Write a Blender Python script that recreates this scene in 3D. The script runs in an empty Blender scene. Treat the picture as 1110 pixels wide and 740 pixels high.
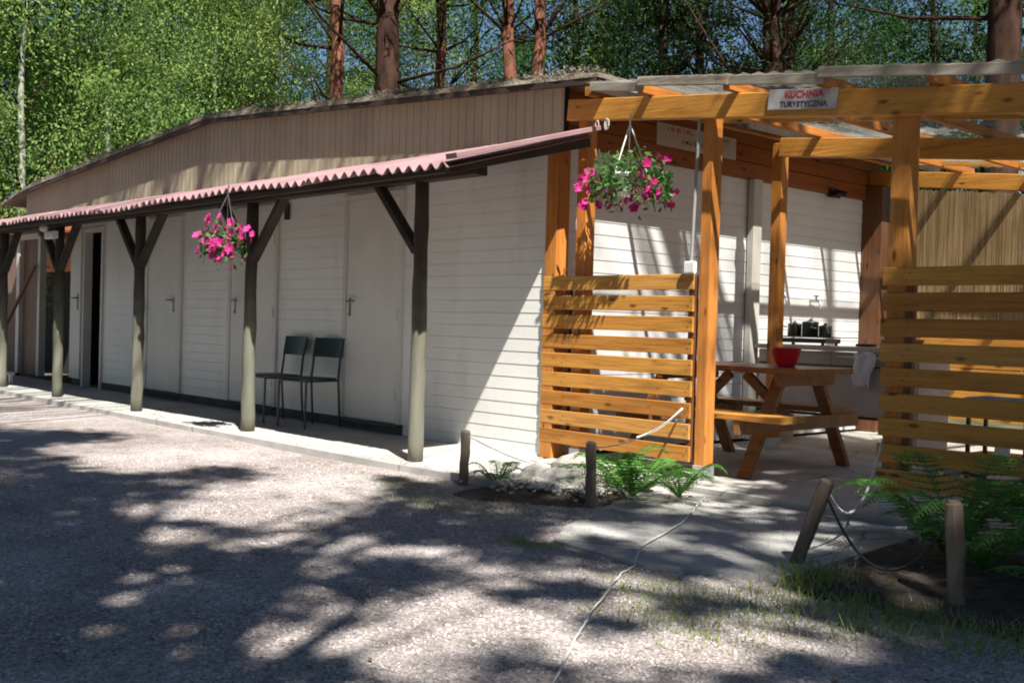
import bpy, math, random
import numpy as np
from mathutils import Vector, Matrix
R = math.radians
sc = bpy.context.scene
col = sc.collection
random.seed(7)
rng = np.random.default_rng(11)

# ------------------------------------------------------------------ camera
F, ROLL, PITCH, AZ = 1195.0, math.atan(.0275), -math.atan(19 / 1195.), R(137.3)
fw = Vector((math.cos(AZ) * math.cos(PITCH), math.sin(AZ) * math.cos(PITCH), math.sin(PITCH)))
r0 = Vector((math.sin(AZ), -math.cos(AZ), 0)); u0 = r0.cross(fw)
rt = r0 * math.cos(ROLL) + u0 * math.sin(ROLL); up = -r0 * math.sin(ROLL) + u0 * math.cos(ROLL)
cam = bpy.data.cameras.new('camera'); cam.sensor_width = 36; cam.lens = 36 * F / 1110
cam.clip_start = .05; cam.clip_end = 2000
co = bpy.data.objects.new('camera', cam); col.objects.link(co); sc.camera = co
co.matrix_world = Matrix(((rt.x, up.x, -fw.x, 0), (rt.y, up.y, -fw.y, 0), (rt.z, up.z, -fw.z, 1.0), (0, 0, 0, 1)))

# ------------------------------------------------------------------ light
SUN = Vector((.70, -.31, 1.0)).normalized()          # towards the sun
elev = math.asin(SUN.z); azim = math.atan2(SUN.x, SUN.y)
w = bpy.data.worlds.new('World'); sc.world = w; w.use_nodes = True
nt = w.node_tree; sky = nt.nodes.new('ShaderNodeTexSky'); sky.sky_type = 'NISHITA'; sky.sun_disc = False
sky.sun_elevation = elev; sky.sun_rotation = azim; sky.ozone_density = 4.0; sky.dust_density = .1; sky.air_density = .9
nt.links.new(sky.outputs[0], nt.nodes['Background'].inputs[0]); nt.nodes['Background'].inputs[1].default_value = .05
sl = bpy.data.lights.new('sun', 'SUN'); sl.energy = 5.0; sl.angle = R(.6); sl.color = (1, .96, .90)
so = bpy.data.objects.new('sun', sl); col.objects.link(so); so.rotation_euler = SUN.to_track_quat('Z', 'Y').to_euler()
sc.view_settings.view_transform = 'Standard'; sc.view_settings.look = 'None'; sc.view_settings.gamma = 1
sc.view_settings.exposure = 1.08
sc.cycles.max_bounces = 8; sc.cycles.diffuse_bounces = 4; sc.cycles.transparent_max_bounces = 12
sc.cycles.filter_width = 1.9
sc.cycles.sample_clamp_indirect = 6

# ------------------------------------------------------------------ materials
MATS = {}
def mat(name, c1, c2=None, scale=6, stretch=(1, 1, 1), rough=.7, bump=0, bscale=None, spec=.35, detail=6, trans=0, lo=.35, hi=.65, wear=None, metal=0):
    m = bpy.data.materials.new(name); m.use_nodes = True; n = m.node_tree.nodes; l = m.node_tree.links
    b = n['Principled BSDF']; b.inputs['Roughness'].default_value = rough; b.inputs['Specular IOR Level'].default_value = spec
    b.inputs['Metallic'].default_value = metal
    tc = n.new('ShaderNodeTexCoord'); mp = n.new('ShaderNodeMapping'); mp.inputs['Scale'].default_value = stretch
    l.new(tc.outputs['Object'], mp.inputs[0])
    no = n.new('ShaderNodeTexNoise'); no.inputs['Scale'].default_value = scale; no.inputs['Detail'].default_value = detail
    l.new(mp.outputs[0], no.inputs[0])
    cr = n.new('ShaderNodeValToRGB'); c2 = c2 or c1
    cr.color_ramp.elements[0].position = lo; cr.color_ramp.elements[1].position = hi
    cr.color_ramp.elements[0].color = (*c1, 1); cr.color_ramp.elements[1].color = (*c2, 1)
    l.new(no.outputs[0], cr.inputs[0]); out = cr.outputs[0]
    if wear:                                             # (colour, scale, amount, stretch)
        wc, ws, wa, wst = wear
        m2 = n.new('ShaderNodeMapping'); m2.inputs['Scale'].default_value = wst; l.new(tc.outputs['Object'], m2.inputs[0])
        n2 = n.new('ShaderNodeTexNoise'); n2.inputs['Scale'].default_value = ws; n2.inputs['Detail'].default_value = 8; n2.inputs['Roughness'].default_value = .65
        l.new(m2.outputs[0], n2.inputs[0])
        r2 = n.new('ShaderNodeValToRGB'); r2.color_ramp.elements[0].position = .5; r2.color_ramp.elements[1].position = .75
        r2.color_ramp.elements[1].color = (wa, wa, wa, 1); l.new(n2.outputs[0], r2.inputs[0])
        mx = n.new('ShaderNodeMixRGB'); mx.inputs[2].default_value = (*wc, 1); l.new(r2.outputs[0], mx.inputs[0]); l.new(out, mx.inputs[1]); out = mx.outputs[0]
    l.new(out, b.inputs['Base Color'])
    if bump:
        bn = n.new('ShaderNodeTexNoise'); bn.inputs['Scale'].default_value = bscale or scale * 3; bn.inputs['Detail'].default_value = 8
        l.new(mp.outputs[0], bn.inputs[0]); bp = n.new('ShaderNodeBump'); bp.inputs['Strength'].default_value = bump; bp.inputs['Distance'].default_value = .02
        l.new(bn.outputs[0], bp.inputs['Height']); l.new(bp.outputs[0], b.inputs['Normal'])
    if trans:
        tr = n.new('ShaderNodeBsdfTranslucent'); ms = n.new('ShaderNodeMixShader'); ms.inputs[0].default_value = trans
        l.new(out, tr.inputs[0]); l.new(b.outputs[0], ms.inputs[1]); l.new(tr.outputs[0], ms.inputs[2])
        l.new(ms.outputs[0], n['Material Output'].inputs[0])
    MATS[name] = m
    return m
SIDING = mat('white vinyl siding', (.72, .71, .67), (.78, .77, .73), 1.5, rough=.45, bump=.05, bscale=30, wear=((.42, .40, .34), 3, .35, (1, 1, .25)))
DOORM = mat('grey white door paint', (.61, .595, .54), (.67, .655, .60), 2, rough=.5, wear=((.4, .38, .33), 2, .3, (1, 1, .3)))
FRAMEM = mat('door frame paint', (.55, .53, .48), (.6, .58, .54), 3, rough=.5)
FASC = mat('brown grey cladding', (.37, .32, .215), (.415, .365, .255), 2, stretch=(1, 1, .3), rough=.6, bump=.08, wear=((.2, .16, .14), 4, .4, (1, 1, .15)))
ROOFM = mat('mossy bitumen', (.14, .12, .09), (.26, .23, .18), 14, rough=.95, bump=.8, bscale=40, wear=((.12, .14, .05), 9, .7, (1, 1, 1)))
PINK = mat('faded red corrugated sheet', (.25, .145, .15), (.34, .215, .22), 2.5, rough=.75, bump=.1, wear=((.20, .13, .11), 6, .5, (1, .3, 1)))
DARKW = mat('dark brown stained beam', (.035, .024, .017), (.06, .04, .028), 8, stretch=(.3, 1, 1), rough=.7, bump=.15)
POSTM = MATS['p'] = mat('weathered greenish post', (.11, .105, .075), (.20, .20, .155), 7, stretch=(1, 1, .12), rough=.85, bump=.4, bscale=25, wear=((.10, .12, .075), 5, .6, (1, 1, .3)))
def upper_shade(m, z0, z1, c):
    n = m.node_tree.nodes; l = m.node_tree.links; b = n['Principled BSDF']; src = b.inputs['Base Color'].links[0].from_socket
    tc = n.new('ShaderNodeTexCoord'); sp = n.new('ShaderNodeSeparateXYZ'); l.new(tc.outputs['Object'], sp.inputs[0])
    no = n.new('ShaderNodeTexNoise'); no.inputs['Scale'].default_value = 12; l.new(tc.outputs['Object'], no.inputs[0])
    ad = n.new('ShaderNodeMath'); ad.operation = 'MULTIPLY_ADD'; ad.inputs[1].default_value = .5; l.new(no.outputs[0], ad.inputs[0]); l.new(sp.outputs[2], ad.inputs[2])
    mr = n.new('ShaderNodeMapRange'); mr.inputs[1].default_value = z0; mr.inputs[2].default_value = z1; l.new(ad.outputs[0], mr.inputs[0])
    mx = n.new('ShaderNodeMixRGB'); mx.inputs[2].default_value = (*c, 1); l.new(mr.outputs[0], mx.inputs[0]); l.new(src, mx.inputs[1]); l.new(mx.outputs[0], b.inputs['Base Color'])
upper_shade(POSTM, 1.1, 1.7, (.06, .045, .033))  # canopy shade on the upper posts, painted into their colour
BRACEM = mat('dark creosoted brace', (.03, .025, .018), (.055, .045, .032), 9, rough=.8, bump=.2)
def woodm(name, c1, c2, **k):
    st = k.pop('stretch', (.12, 1.6, 1.6))
    m = mat(name, c1, c2, 5, stretch=st, rough=k.pop('rough', .5), bump=.2, bscale=30, spec=.3, lo=.3, hi=.7, wear=((c1[0] * .38, c1[1] * .30, c1[2] * .4), 9, .55, tuple(.35 if q < 1 else 2.2 for q in st)), **k)
    n = m.node_tree.nodes; l = m.node_tree.links; b = n['Principled BSDF']; src = b.inputs['Base Color'].links[0].from_socket
    tc = n.new('ShaderNodeTexCoord'); mp = n.new('ShaderNodeMapping'); mp.inputs['Scale'].default_value = tuple(2.2 if q < 1 else 6 for q in st); l.new(tc.outputs['Object'], mp.inputs[0])
    v = n.new('ShaderNodeTexVoronoi'); v.inputs['Scale'].default_value = 1.6; l.new(mp.outputs[0], v.inputs[0])
    cr = n.new('ShaderNodeValToRGB'); cr.color_ramp.elements[0].position = .07; cr.color_ramp.elements[0].color = (.85, .85, .85, 1); cr.color_ramp.elements[1].position = .16; cr.color_ramp.elements[1].color = (0, 0, 0, 1); l.new(v.outputs['Distance'], cr.inputs[0])
    mx = n.new('ShaderNodeMixRGB'); mx.inputs[2].default_value = (c1[0] * .22, c1[1] * .2, c1[2] * .3, 1); l.new(cr.outputs[0], mx.inputs[0]); l.new(src, mx.inputs[1])
    gn = n.new('ShaderNodeTexNoise'); m2 = n.new('ShaderNodeMapping'); m2.inputs['Scale'].default_value = tuple(.6 if q < 1 else 26 for q in st); l.new(tc.outputs['Object'], m2.inputs[0]); l.new(m2.outputs[0], gn.inputs[0]); gn.inputs['Scale'].default_value = 3; gn.inputs['Detail'].default_value = 4
    gr = n.new('ShaderNodeValToRGB'); gr.color_ramp.elements[0].position = .35; gr.color_ramp.elements[0].color = (.62, .58, .55, 1); gr.color_ramp.elements[1].position = .6; gr.color_ramp.elements[1].color = (1, 1, 1, 1); l.new(gn.outputs[0], gr.inputs[0])
    m3 = n.new('ShaderNodeMixRGB'); m3.blend_type = 'MULTIPLY'; m3.inputs[0].default_value = .5; l.new(mx.outputs[0], m3.inputs[1]); l.new(gr.outputs[0], m3.inputs[2]); l.new(m3.outputs[0], b.inputs['Base Color'])
    return m
ORX = woodm('orange stained slats', (.52, .225, .04), (.66, .32, .065))
ORY = woodm('orange stained timber across', (.42, .15, .025), (.54, .22, .045), stretch=(1.6, .12, 1.6))
ORZ = woodm('orange stained post', (.45, .17, .03), (.58, .25, .055), stretch=(1.6, 1.6, .12))
BRX = woodm('red brown stained board', (.28, .085, .022), (.36, .12, .035), stretch=(1.6, .12, 1.6))
BRZ = woodm('dark brown stained upright', (.12, .05, .02), (.18, .08, .035), stretch=(1.6, 1.6, .12))
ORX2 = woodm('orange stained slats, browner', (.40, .155, .026), (.52, .23, .045))
ORX3 = woodm('orange stained slats, paler', (.54, .25, .055), (.66, .34, .085))
TABW = woodm('oiled table wood', (.24, .105, .038), (.36, .175, .07), rough=.35)
GREYW = mat('silver weathered board', (.24, .205, .16), (.38, .34, .28), 4, stretch=(.2, 2, 2), rough=.9, bump=.3, wear=((.16, .17, .09), 8, .6, (.5, 1, 1)))
STAKE = mat('old stake wood', (.16, .12, .09), (.26, .20, .15), 9, stretch=(1, 1, .15), rough=.9, bump=.4)
CONC = mat('veranda concrete', (.40, .385, .36), (.52, .50, .465), 3, rough=.9, bump=.15, bscale=60, wear=((.25, .24, .2), 2.2, .6, (1, 1, 1)))
CONC2 = mat('path concrete', (.36, .355, .335), (.47, .46, .435), 2.5, rough=.9, bump=.25, bscale=70, wear=((.16, .15, .12), 1.6, .8, (1, 1, 1)))
PLINTH = mat('dark plinth', (.07, .065, .06), (.11, .10, .09), 6, rough=.9)
SOIL = mat('dark soil', (.055, .04, .03), (.13, .10, .075), 12, rough=1, bump=.8, bscale=50)
FLOORM = mat('forest floor', (.05, .055, .02), (.13, .11, .06), 3, rough=1, bump=.6)
ROCK = mat('pale stone', (.36, .34, .30), (.52, .50, .45), 6, rough=.9, bump=.6, bscale=25, wear=((.2, .22, .12), 8, .5, (1, 1, 1)))
PEB = mat('gravel pebbles', (.32, .28, .27), (.64, .59, .57), 9, rough=.9, lo=.3, hi=.7)
METAL = mat('dark metal', (.05, .05, .05), (.08, .08, .08), 8, rough=.4, metal=.6)
GALV = mat('galvanised metal', (.45, .45, .45), (.6, .6, .6), 8, rough=.4, metal=.5)
BLACK = mat('black enamel', (.015, .015, .015), (.03, .03, .03), 8, rough=.35)
DGREEN = mat('green chair plywood', (.012, .03, .022), (.018, .042, .03), 4, rough=.4)
RED = mat('red plastic', (.70, .015, .03), (.78, .025, .04), 4, rough=.3)
WHITEP = mat('white plastic', (.72, .72, .70), (.78, .78, .76), 4, rough=.4)
PINKP = mat('pink petals', (.72, .03, .28), (.85, .10, .42), 20, rough=.6, trans=.35)
MAGP = mat('magenta petals', (.42, .01, .13), (.60, .03, .24), 20, rough=.6, trans=.3)
PLANTG = mat('basket leaves', (.045, .12, .025), (.10, .21, .05), 9, rough=.5, trans=.3)
FERNG = mat('fern fronds', (.06, .19, .025), (.12, .30, .05), 5, rough=.5, trans=.35)
GRASSG = mat('grass blades', (.20, .28, .06), (.34, .40, .14), 3, rough=.7, trans=.3)
MOSSG = mat('moss', (.09, .13, .025), (.19, .22, .07), 10, rough=1, bump=.5)
ROPE = mat('white rope', (.62, .60, .55), (.72, .70, .66), 30, rough=.9)
ROPED = mat('dark rope', (.05, .05, .05), (.09, .09, .09), 30, rough=.9)
CLOTH = mat('white towel', (.62, .63, .72), (.75, .75, .8), 8, rough=.95)
REED = mat('reed mat', (.19, .12, .055), (.37, .26, .13), 60, stretch=(1, 1, .02), rough=.8, bump=.3, wear=((.14, .09, .04), 5, .6, (1, 1, .5)))
TILE = mat('orange clay boards', (.55, .18, .07), (.68, .26, .11), 6, rough=.7)
BARKP = mat('pine bark orange', (.15, .055, .03), (.27, .11, .06), 4, stretch=(1, 1, .35), rough=.9, bump=.8, bscale=14, wear=((.08, .045, .03), 5, .8, (1, 1, .4)))
BARKD = mat('dark bark', (.03, .017, .012), (.075, .042, .03), 6, stretch=(1, 1, .3), spec=.05, rough=.95, bump=.8, bscale=16)
BARKB = mat('birch bark', (.26, .27, .22), (.42, .42, .36), 3, stretch=(1, 1, 2), rough=.8, wear=((.05, .05, .04), 6, .8, (1, 1, 3)))
LBIR = mat('birch leaves', (.10, .18, .042), (.235, .34, .10), .9, rough=.7, spec=.12, trans=.42, detail=3)
LBRO = mat('broad leaves', (.028, .075, .012), (.065, .14, .022), 1.3, rough=.7, spec=.12, trans=.4, detail=3)
LDRK = mat('conifer needles', (.016, .036, .012), (.035, .065, .02), 1.5, rough=.7, spec=.1, trans=.2, detail=3)
LPIN = mat('pine needles', (.035, .07, .025), (.07, .12, .04), 1.5, rough=.7, spec=.1, trans=.2, detail=3)
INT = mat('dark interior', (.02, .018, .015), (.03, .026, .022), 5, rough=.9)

def vary(m, lo_, hi_, hue=.02):
    n = m.node_tree.nodes; l = m.node_tree.links; b = n['Principled BSDF']; lk = b.inputs['Base Color'].links[0]; src = lk.from_socket
    tg = [q.to_socket for q in src.links]; oi = n.new('ShaderNodeObjectInfo'); h = n.new('ShaderNodeHueSaturation'); l.new(src, h.inputs['Color'])
    a = n.new('ShaderNodeMapRange'); a.inputs[3].default_value = lo_; a.inputs[4].default_value = hi_; l.new(oi.outputs['Random'], a.inputs[0]); l.new(a.outputs[0], h.inputs['Value'])
    c = n.new('ShaderNodeMapRange'); c.inputs[3].default_value = .5 + hue; c.inputs[4].default_value = .5 - hue; l.new(oi.outputs['Random'], c.inputs[0]); l.new(c.outputs[0], h.inputs['Hue'])
    for t_ in tg: l.new(h.outputs[0], t_)
vary(LBIR, .95, 1.6); vary(LBRO, .7, 1.9); vary(LDRK, .7, 1.4); vary(ORZ, .82, 1.15, .006); vary(ORY, .8, 1.15, .006); vary(POSTM, .85, 1.15, .01)

def clear_sheet():
    m = bpy.data.materials.new('clear corrugated plastic'); m.use_nodes = True; n = m.node_tree.nodes; l = m.node_tree.links
    b = n['Principled BSDF']; b.inputs['Base Color'].default_value = (.55, .54, .50, 1); b.inputs['Roughness'].default_value = .35
    t = n.new('ShaderNodeBsdfTransparent'); t.inputs[0].default_value = (.93, .93, .9, 1)
    tl = n.new('ShaderNodeBsdfTranslucent'); tl.inputs[0].default_value = (.6, .58, .52, 1)
    a = n.new('ShaderNodeMixShader'); a.inputs[0].default_value = .5; l.new(b.outputs[0], a.inputs[1]); l.new(tl.outputs[0], a.inputs[2])
    no = n.new('ShaderNodeTexNoise'); no.inputs['Scale'].default_value = 2.2; no.inputs['Detail'].default_value = 7
    tc = n.new('ShaderNodeTexCoord'); l.new(tc.outputs['Object'], no.inputs[0])
    mr = n.new('ShaderNodeMapRange'); mr.inputs[1].default_value = .35; mr.inputs[2].default_value = .7; mr.inputs[3].default_value = .12; mr.inputs[4].default_value = .5
    l.new(no.outputs[0], mr.inputs[0])
    c = n.new('ShaderNodeMixShader'); l.new(mr.outputs[0], c.inputs[0]); l.new(t.outputs[0], c.inputs[1]); l.new(a.outputs[0], c.inputs[2])
    l.new(c.outputs[0], n['Material Output'].inputs[0]); return m
CLEAR = clear_sheet()

def cracks(m, sc_, w_, c):
    n = m.node_tree.nodes; l = m.node_tree.links; b = n['Principled BSDF']; src = b.inputs['Base Color'].links[0].from_socket
    tc = n.new('ShaderNodeTexCoord'); no = n.new('ShaderNodeTexNoise'); no.inputs['Scale'].default_value = 2.5; no.inputs['Detail'].default_value = 6; l.new(tc.outputs['Object'], no.inputs[0])
    mx0 = n.new('ShaderNodeMixRGB'); mx0.inputs[0].default_value = .22; l.new(tc.outputs['Object'], mx0.inputs[1]); l.new(no.outputs['Color'], mx0.inputs[2])
    v = n.new('ShaderNodeTexVoronoi'); v.feature = 'DISTANCE_TO_EDGE'; v.inputs['Scale'].default_value = sc_; l.new(mx0.outputs[0], v.inputs[0])
    mr = n.new('ShaderNodeMapRange'); mr.inputs[1].default_value = 0; mr.inputs[2].default_value = w_; mr.inputs[3].default_value = .75; mr.inputs[4].default_value = 0; l.new(v.outputs['Distance'], mr.inputs[0])
    mx = n.new('ShaderNodeMixRGB'); mx.inputs[2].default_value = (*c, 1); l.new(mr.outputs[0], mx.inputs[0]); l.new(src, mx.inputs[1]); l.new(mx.outputs[0], b.inputs['Base Color'])
cracks(CONC2, .8, .009, (.07, .065, .05)); cracks(CONC, .45, .005, (.14, .13, .11))

def gravel_mat():
    m = bpy.data.materials.new('pinkish gravel'); m.use_nodes = True; n = m.node_tree.nodes; l = m.node_tree.links
    b = n['Principled BSDF']; b.inputs['Roughness'].default_value = .95; b.inputs['Specular IOR Level'].default_value = .15
    tc = n.new('ShaderNodeTexCoord')
    v = n.new('ShaderNodeTexVoronoi'); v.inputs['Scale'].default_value = 95; l.new(tc.outputs['Object'], v.inputs[0])
    sp = n.new('ShaderNodeSeparateColor'); l.new(v.outputs['Color'], sp.inputs[0])
    cr = n.new('ShaderNodeValToRGB'); e = cr.color_ramp.elements
    e[0].color = (.29, .25, .245, 1); e[1].color = (.68, .63, .61, 1); x = e.new(.5); x.color = (.50, .445, .43, 1)
    l.new(sp.outputs[0], cr.inputs[0])
    no = n.new('ShaderNodeTexNoise'); no.inputs['Scale'].default_value = 1.1; no.inputs['Detail'].default_value = 9; no.inputs['Roughness'].default_value = .7; l.new(tc.outputs['Object'], no.inputs[0])
    r2 = n.new('ShaderNodeValToRGB'); r2.color_ramp.elements[0].position = .35; r2.color_ramp.elements[1].position = .7
    r2.color_ramp.elements[0].color = (.55, .52, .48, 1); r2.color_ramp.elements[1].color = (1, 1, 1, 1); l.new(no.outputs[0], r2.inputs[0])
    mx = n.new('ShaderNodeMixRGB'); mx.blend_type = 'MULTIPLY'; mx.inputs[0].default_value = 1; l.new(cr.outputs[0], mx.inputs[1]); l.new(r2.outputs[0], mx.inputs[2])
    n3 = n.new('ShaderNodeTexNoise'); n3.inputs['Scale'].default_value = 14; n3.inputs['Detail'].default_value = 10; n3.inputs['Roughness'].default_value = .8; l.new(tc.outputs['Object'], n3.inputs[0])
    r3 = n.new('ShaderNodeValToRGB'); r3.color_ramp.elements[0].position = .56; r3.color_ramp.elements[1].position = .66; l.new(n3.outputs[0], r3.inputs[0])
    m3 = n.new('ShaderNodeMixRGB'); m3.inputs[2].default_value = (.10, .08, .06, 1); l.new(r3.outputs[0], m3.inputs[0]); l.new(mx.outputs[0], m3.inputs[1])
    l.new(m3.outputs[0], b.inputs['Base Color'])
    bp = n.new('ShaderNodeBump'); bp.inputs['Strength'].default_value = .6; bp.inputs['Distance'].default_value = .012; bp.invert = True
    l.new(v.outputs['Distance'], bp.inputs['Height']); l.new(bp.outputs[0], b.inputs['Normal']); return m
GRAVEL = gravel_mat()

# ------------------------------------------------------------------ mesh helpers
class MB:
    def __init__(s): s.v = []; s.f = []; s.mi = []
    def add(s, vs, fs, mi=0):
        o = len(s.v); s.v += [tuple(p) for p in vs]; s.f += [tuple(i + o for i in f) for f in fs]; s.mi += [mi] * len(fs); return s
    def box(s, x0, y0, z0, x1, y1, z1, b=0, mi=0):
        if x0 > x1: x0, x1 = x1, x0
        if y0 > y1: y0, y1 = y1, y0
        if z0 > z1: z0, z1 = z1, z0
        return s.beam((x0, (y0 + y1) / 2, (z0 + z1) / 2), (x1, (y0 + y1) / 2, (z0 + z1) / 2), y1 - y0, z1 - z0, b, mi=mi)
    def beam(s, a, b, w_, h, bev=0, upv=(0, 0, 1), mi=0):
        a = Vector(a); b = Vector(b); d = (b - a).normalized(); u = Vector(upv)
        if abs(d.dot(u)) > .99: u = Vector((0, 1, 0))
        sd = d.cross(u).normalized(); u = sd.cross(d).normalized(); w2, h2 = w_ / 2, h / 2
        c = min(bev, w2 * .6, h2 * .6)
        if c > 0:
            pr = [(-w2 + c, -h2), (w2 - c, -h2), (w2, -h2 + c), (w2, h2 - c), (w2 - c, h2), (-w2 + c, h2), (-w2, h2 - c), (-w2, -h2 + c)]
        else: pr = [(-w2, -h2), (w2, -h2), (w2, h2), (-w2, h2)]
        n = len(pr); vs = [a + sd * x + u * y for x, y in pr] + [b + sd * x + u * y for x, y in pr]
        fs = [(i, (i + 1) % n, n + (i + 1) % n, n + i) for i in range(n)] + [tuple(range(n))[::-1], tuple(range(n, 2 * n))]
        return s.add(vs, fs, mi)
    def tube(s, pts, rad, seg=8, cap=True, mi=0):
        pts = [Vector(p) for p in pts]; n = len(pts); vs = []
        rads = rad if isinstance(rad, (list, tuple)) else [rad] * n
        ref = Vector((.13, .21, .97))
        for i, p in enumerate(pts):
            d = (pts[min(i + 1, n - 1)] - pts[max(i - 1, 0)]).normalized()
            a = d.cross(ref if abs(d.dot(ref)) < .95 else Vector((1, 0, 0))).normalized(); b = d.cross(a)
            for k in range(seg):
                t = 2 * math.pi * k / seg; vs.append(p + (a * math.cos(t) + b * math.sin(t)) * rads[i])
        fs = [(i * seg + k, i * seg + (k + 1) % seg, (i + 1) * seg + (k + 1) % seg, (i + 1) * seg + k) for i in range(n - 1) for k in range(seg)]
        if cap: fs += [tuple(range(seg))[::-1], tuple(range((n - 1) * seg, n * seg))]
        return s.add(vs, fs, mi)
    def lathe(s, prof, c=(0, 0, 0), seg=24, mi=0):
        vs = []; n = len(prof)
        for r, z in prof:
            for k in range(seg):
                t = 2 * math.pi * k / seg; vs.append((c[0] + r * math.cos(t), c[1] + r * math.sin(t), c[2] + z))
        fs = [(i * seg + k, i * seg + (k + 1) % seg, (i + 1) * seg + (k + 1) % seg, (i + 1) * seg + k) for i in range(n - 1) for k in range(seg)]
        return s.add(vs, fs, mi)
    def build(s, name, m, parent=None, smooth=False, loc=None):
        me = bpy.data.meshes.new(name); me.from_pydata(s.v, [], s.f); me.update()
        for x in (m if isinstance(m, (list, tuple)) else [m]): me.materials.append(x)
        if any(s.mi): me.polygons.foreach_set('material_index', s.mi)
        if smooth: me.polygons.foreach_set('use_smooth', [True] * len(me.polygons))
        o = bpy.data.objects.new(name, me); col.objects.link(o)
        if loc is not None: o.location = loc
        if parent: attach(o, parent)
        return o
def attach(o, parent):
    """child meshes are written in world metres: keep them there under a parent that has a location"""
    base = parent; off = Vector((0, 0, 0))
    while base is not None: off = off + base.location; base = base.parent
    o.parent = parent; o.location = o.location - off
def thing(name, label, cat, loc=(0, 0, 0), group=None):
    o = bpy.data.objects.new(name, None); o.empty_display_size = .2; col.objects.link(o); o.location = loc
    return tag(o, label, cat, group)
def tag(o, label, cat, group=None):
    o['label'] = label; o['category'] = cat
    if group: o['group'] = group
    return o
def struct(o, kind='structure'): o['kind'] = kind; return o
def copy_tree(o, loc, rz, label=None, sc_=1.0):
    c = o.copy(); col.objects.link(c); c.location = loc; c.rotation_euler = (0, 0, rz); c.scale = (sc_,) * 3 if not isinstance(sc_, tuple) else sc_
    if label: c['label'] = label
    for ch in list(o.children):
        d = ch.copy(); col.objects.link(d); d.parent = c
        for g in list(ch.children):
            e = g.copy(); col.objects.link(e); e.parent = d
    return c
def quads(name, P, A, B, mats, parent=None, mi=None, tri=False):
    """many small leaf faces: centre P, half axes A and B (a pointed leaf outline)"""
    n = len(P)
    V = np.empty((n, 4, 3)); V[:, 0] = P - A; V[:, 1] = P + B * .9 - A * .1; V[:, 2] = P + A; V[:, 3] = P - B * .9 - A * .1
    me = bpy.data.meshes.new(name); me.vertices.add(n * 4); me.vertices.foreach_set('co', V.astype(np.float32).ravel())
    me.loops.add(n * 4); me.loops.foreach_set('vertex_index', np.arange(n * 4, dtype=np.int32))
    me.polygons.add(n); me.polygons.foreach_set('loop_start', np.arange(0, n * 4, 4, dtype=np.int32))
    me.polygons.foreach_set('loop_total', np.full(n, 4, dtype=np.int32))
    for x in (mats if isinstance(mats, (list, tuple)) else [mats]): me.materials.append(x)
    if mi is not None: me.polygons.foreach_set('material_index', mi.astype(np.int32))
    me.update(); me.validate()
    o = bpy.data.objects.new(name, me); col.objects.link(o)
    if parent: attach(o, parent)
    return o
def rand_axes(n, size, droop=0., asp=.55, var=.5):
    a = rng.normal(size=(n, 3)); a[:, 2] -= droop; a /= np.linalg.norm(a, axis=1)[:, None]
    b = rng.normal(size=(n, 3)); b -= (b * a).sum(1)[:, None] * a; b /= np.linalg.norm(b, axis=1)[:, None]
    s = size * (1 + var * rng.uniform(-1, 1, n))[:, None]
    return a * s, b * s * asp

# ------------------------------------------------------------------ ground
g = MB(); N = 40
g.add([(-400, -400, -.12), (400, -400, -.12), (400, 400, -.12), (-400, 400, -.12)], [(0, 1, 2, 3)])
struct(g.build('ground', FLOORM))
g = MB(); nx, ny = 90, 40; vs = []
for j in range(ny + 1):
    for i in range(nx + 1):
        x = -32 + 42 * i / nx; y = -9 + 14.2 * j / ny
        z = -.048 + .010 * math.sin(x * 1.7 + y) * math.sin(y * 2.1 - x * .6)
        vs.append((x, y, z))
g.add(vs, [(j * (nx + 1) + i, j * (nx + 1) + i + 1, (j + 1) * (nx + 1) + i + 1, (j + 1) * (nx + 1) + i) for j in range(ny) for i in range(nx)])
struct(g.build('gravel', GRAVEL, smooth=True))

# loose pebbles near the viewer
ico_v = []; t = (1 + 5 ** .5) / 2
for a, b in ((-1, t), (1, t), (-1, -t), (1, -t)): ico_v.append((a, b, 0))
for a, b in ((-1, t), (1, t), (-1, -t), (1, -t)): ico_v.append((0, a, b))
for a, b in ((t, -1), (t, 1), (-t, -1), (-t, 1)): ico_v.append((a, 0, b))
ico_v = np.array(ico_v) / np.linalg.norm(ico_v[0])
ico_f = np.array([(0,11,5),(0,5,1),(0,1,7),(0,7,10),(0,10,11),(1,5,9),(5,11,4),(11,10,2),(10,7,6),(7,1,8),(3,9,4),(3,4,2),(3,2,6),(3,6,8),(3,8,9),(4,9,5),(2,4,11),(6,2,10),(8,6,7),(9,8,1)])
def pebbles(name, pts, size, m):
    n = len(pts); S = size[:, None] * rng.uniform(.6, 1.2, (n, 3)); S[:, 2] *= .65
    V = (ico_v[None] * (1 + .18 * rng.normal(size=(n, 12, 1)))) * S[:, None, :] + pts[:, None, :]
    Fc = (ico_f[None] + (np.arange(n) * 12)[:, None, None]).reshape(-1)
    me = bpy.data.meshes.new(name); me.vertices.add(n * 12); me.vertices.foreach_set('co', V.astype(np.float32).ravel())
    k = n * 20; me.loops.add(k * 3); me.loops.foreach_set('vertex_index', Fc.astype(np.int32)); me.polygons.add(k)
    me.polygons.foreach_set('loop_start', np.arange(0, k * 3, 3, dtype=np.int32)); me.polygons.foreach_set('loop_total', np.full(k, 3, dtype=np.int32))
    me.materials.append(m); me.update(); me.validate(); o = bpy.data.objects.new(name, me); col.objects.link(o); return o
n = 30000
u = rng.uniform(0, 1, n); d_ = 2.2 + 6.5 * u ** 1.3; a_ = AZ - np.arctan(rng.uniform(-600, 600, n) / F)
PX, PY = d_ * np.cos(a_), d_ * np.sin(a_); k = (PY < 4.55) & ~((PX > -3.9) & (PY > 3.9))
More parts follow.
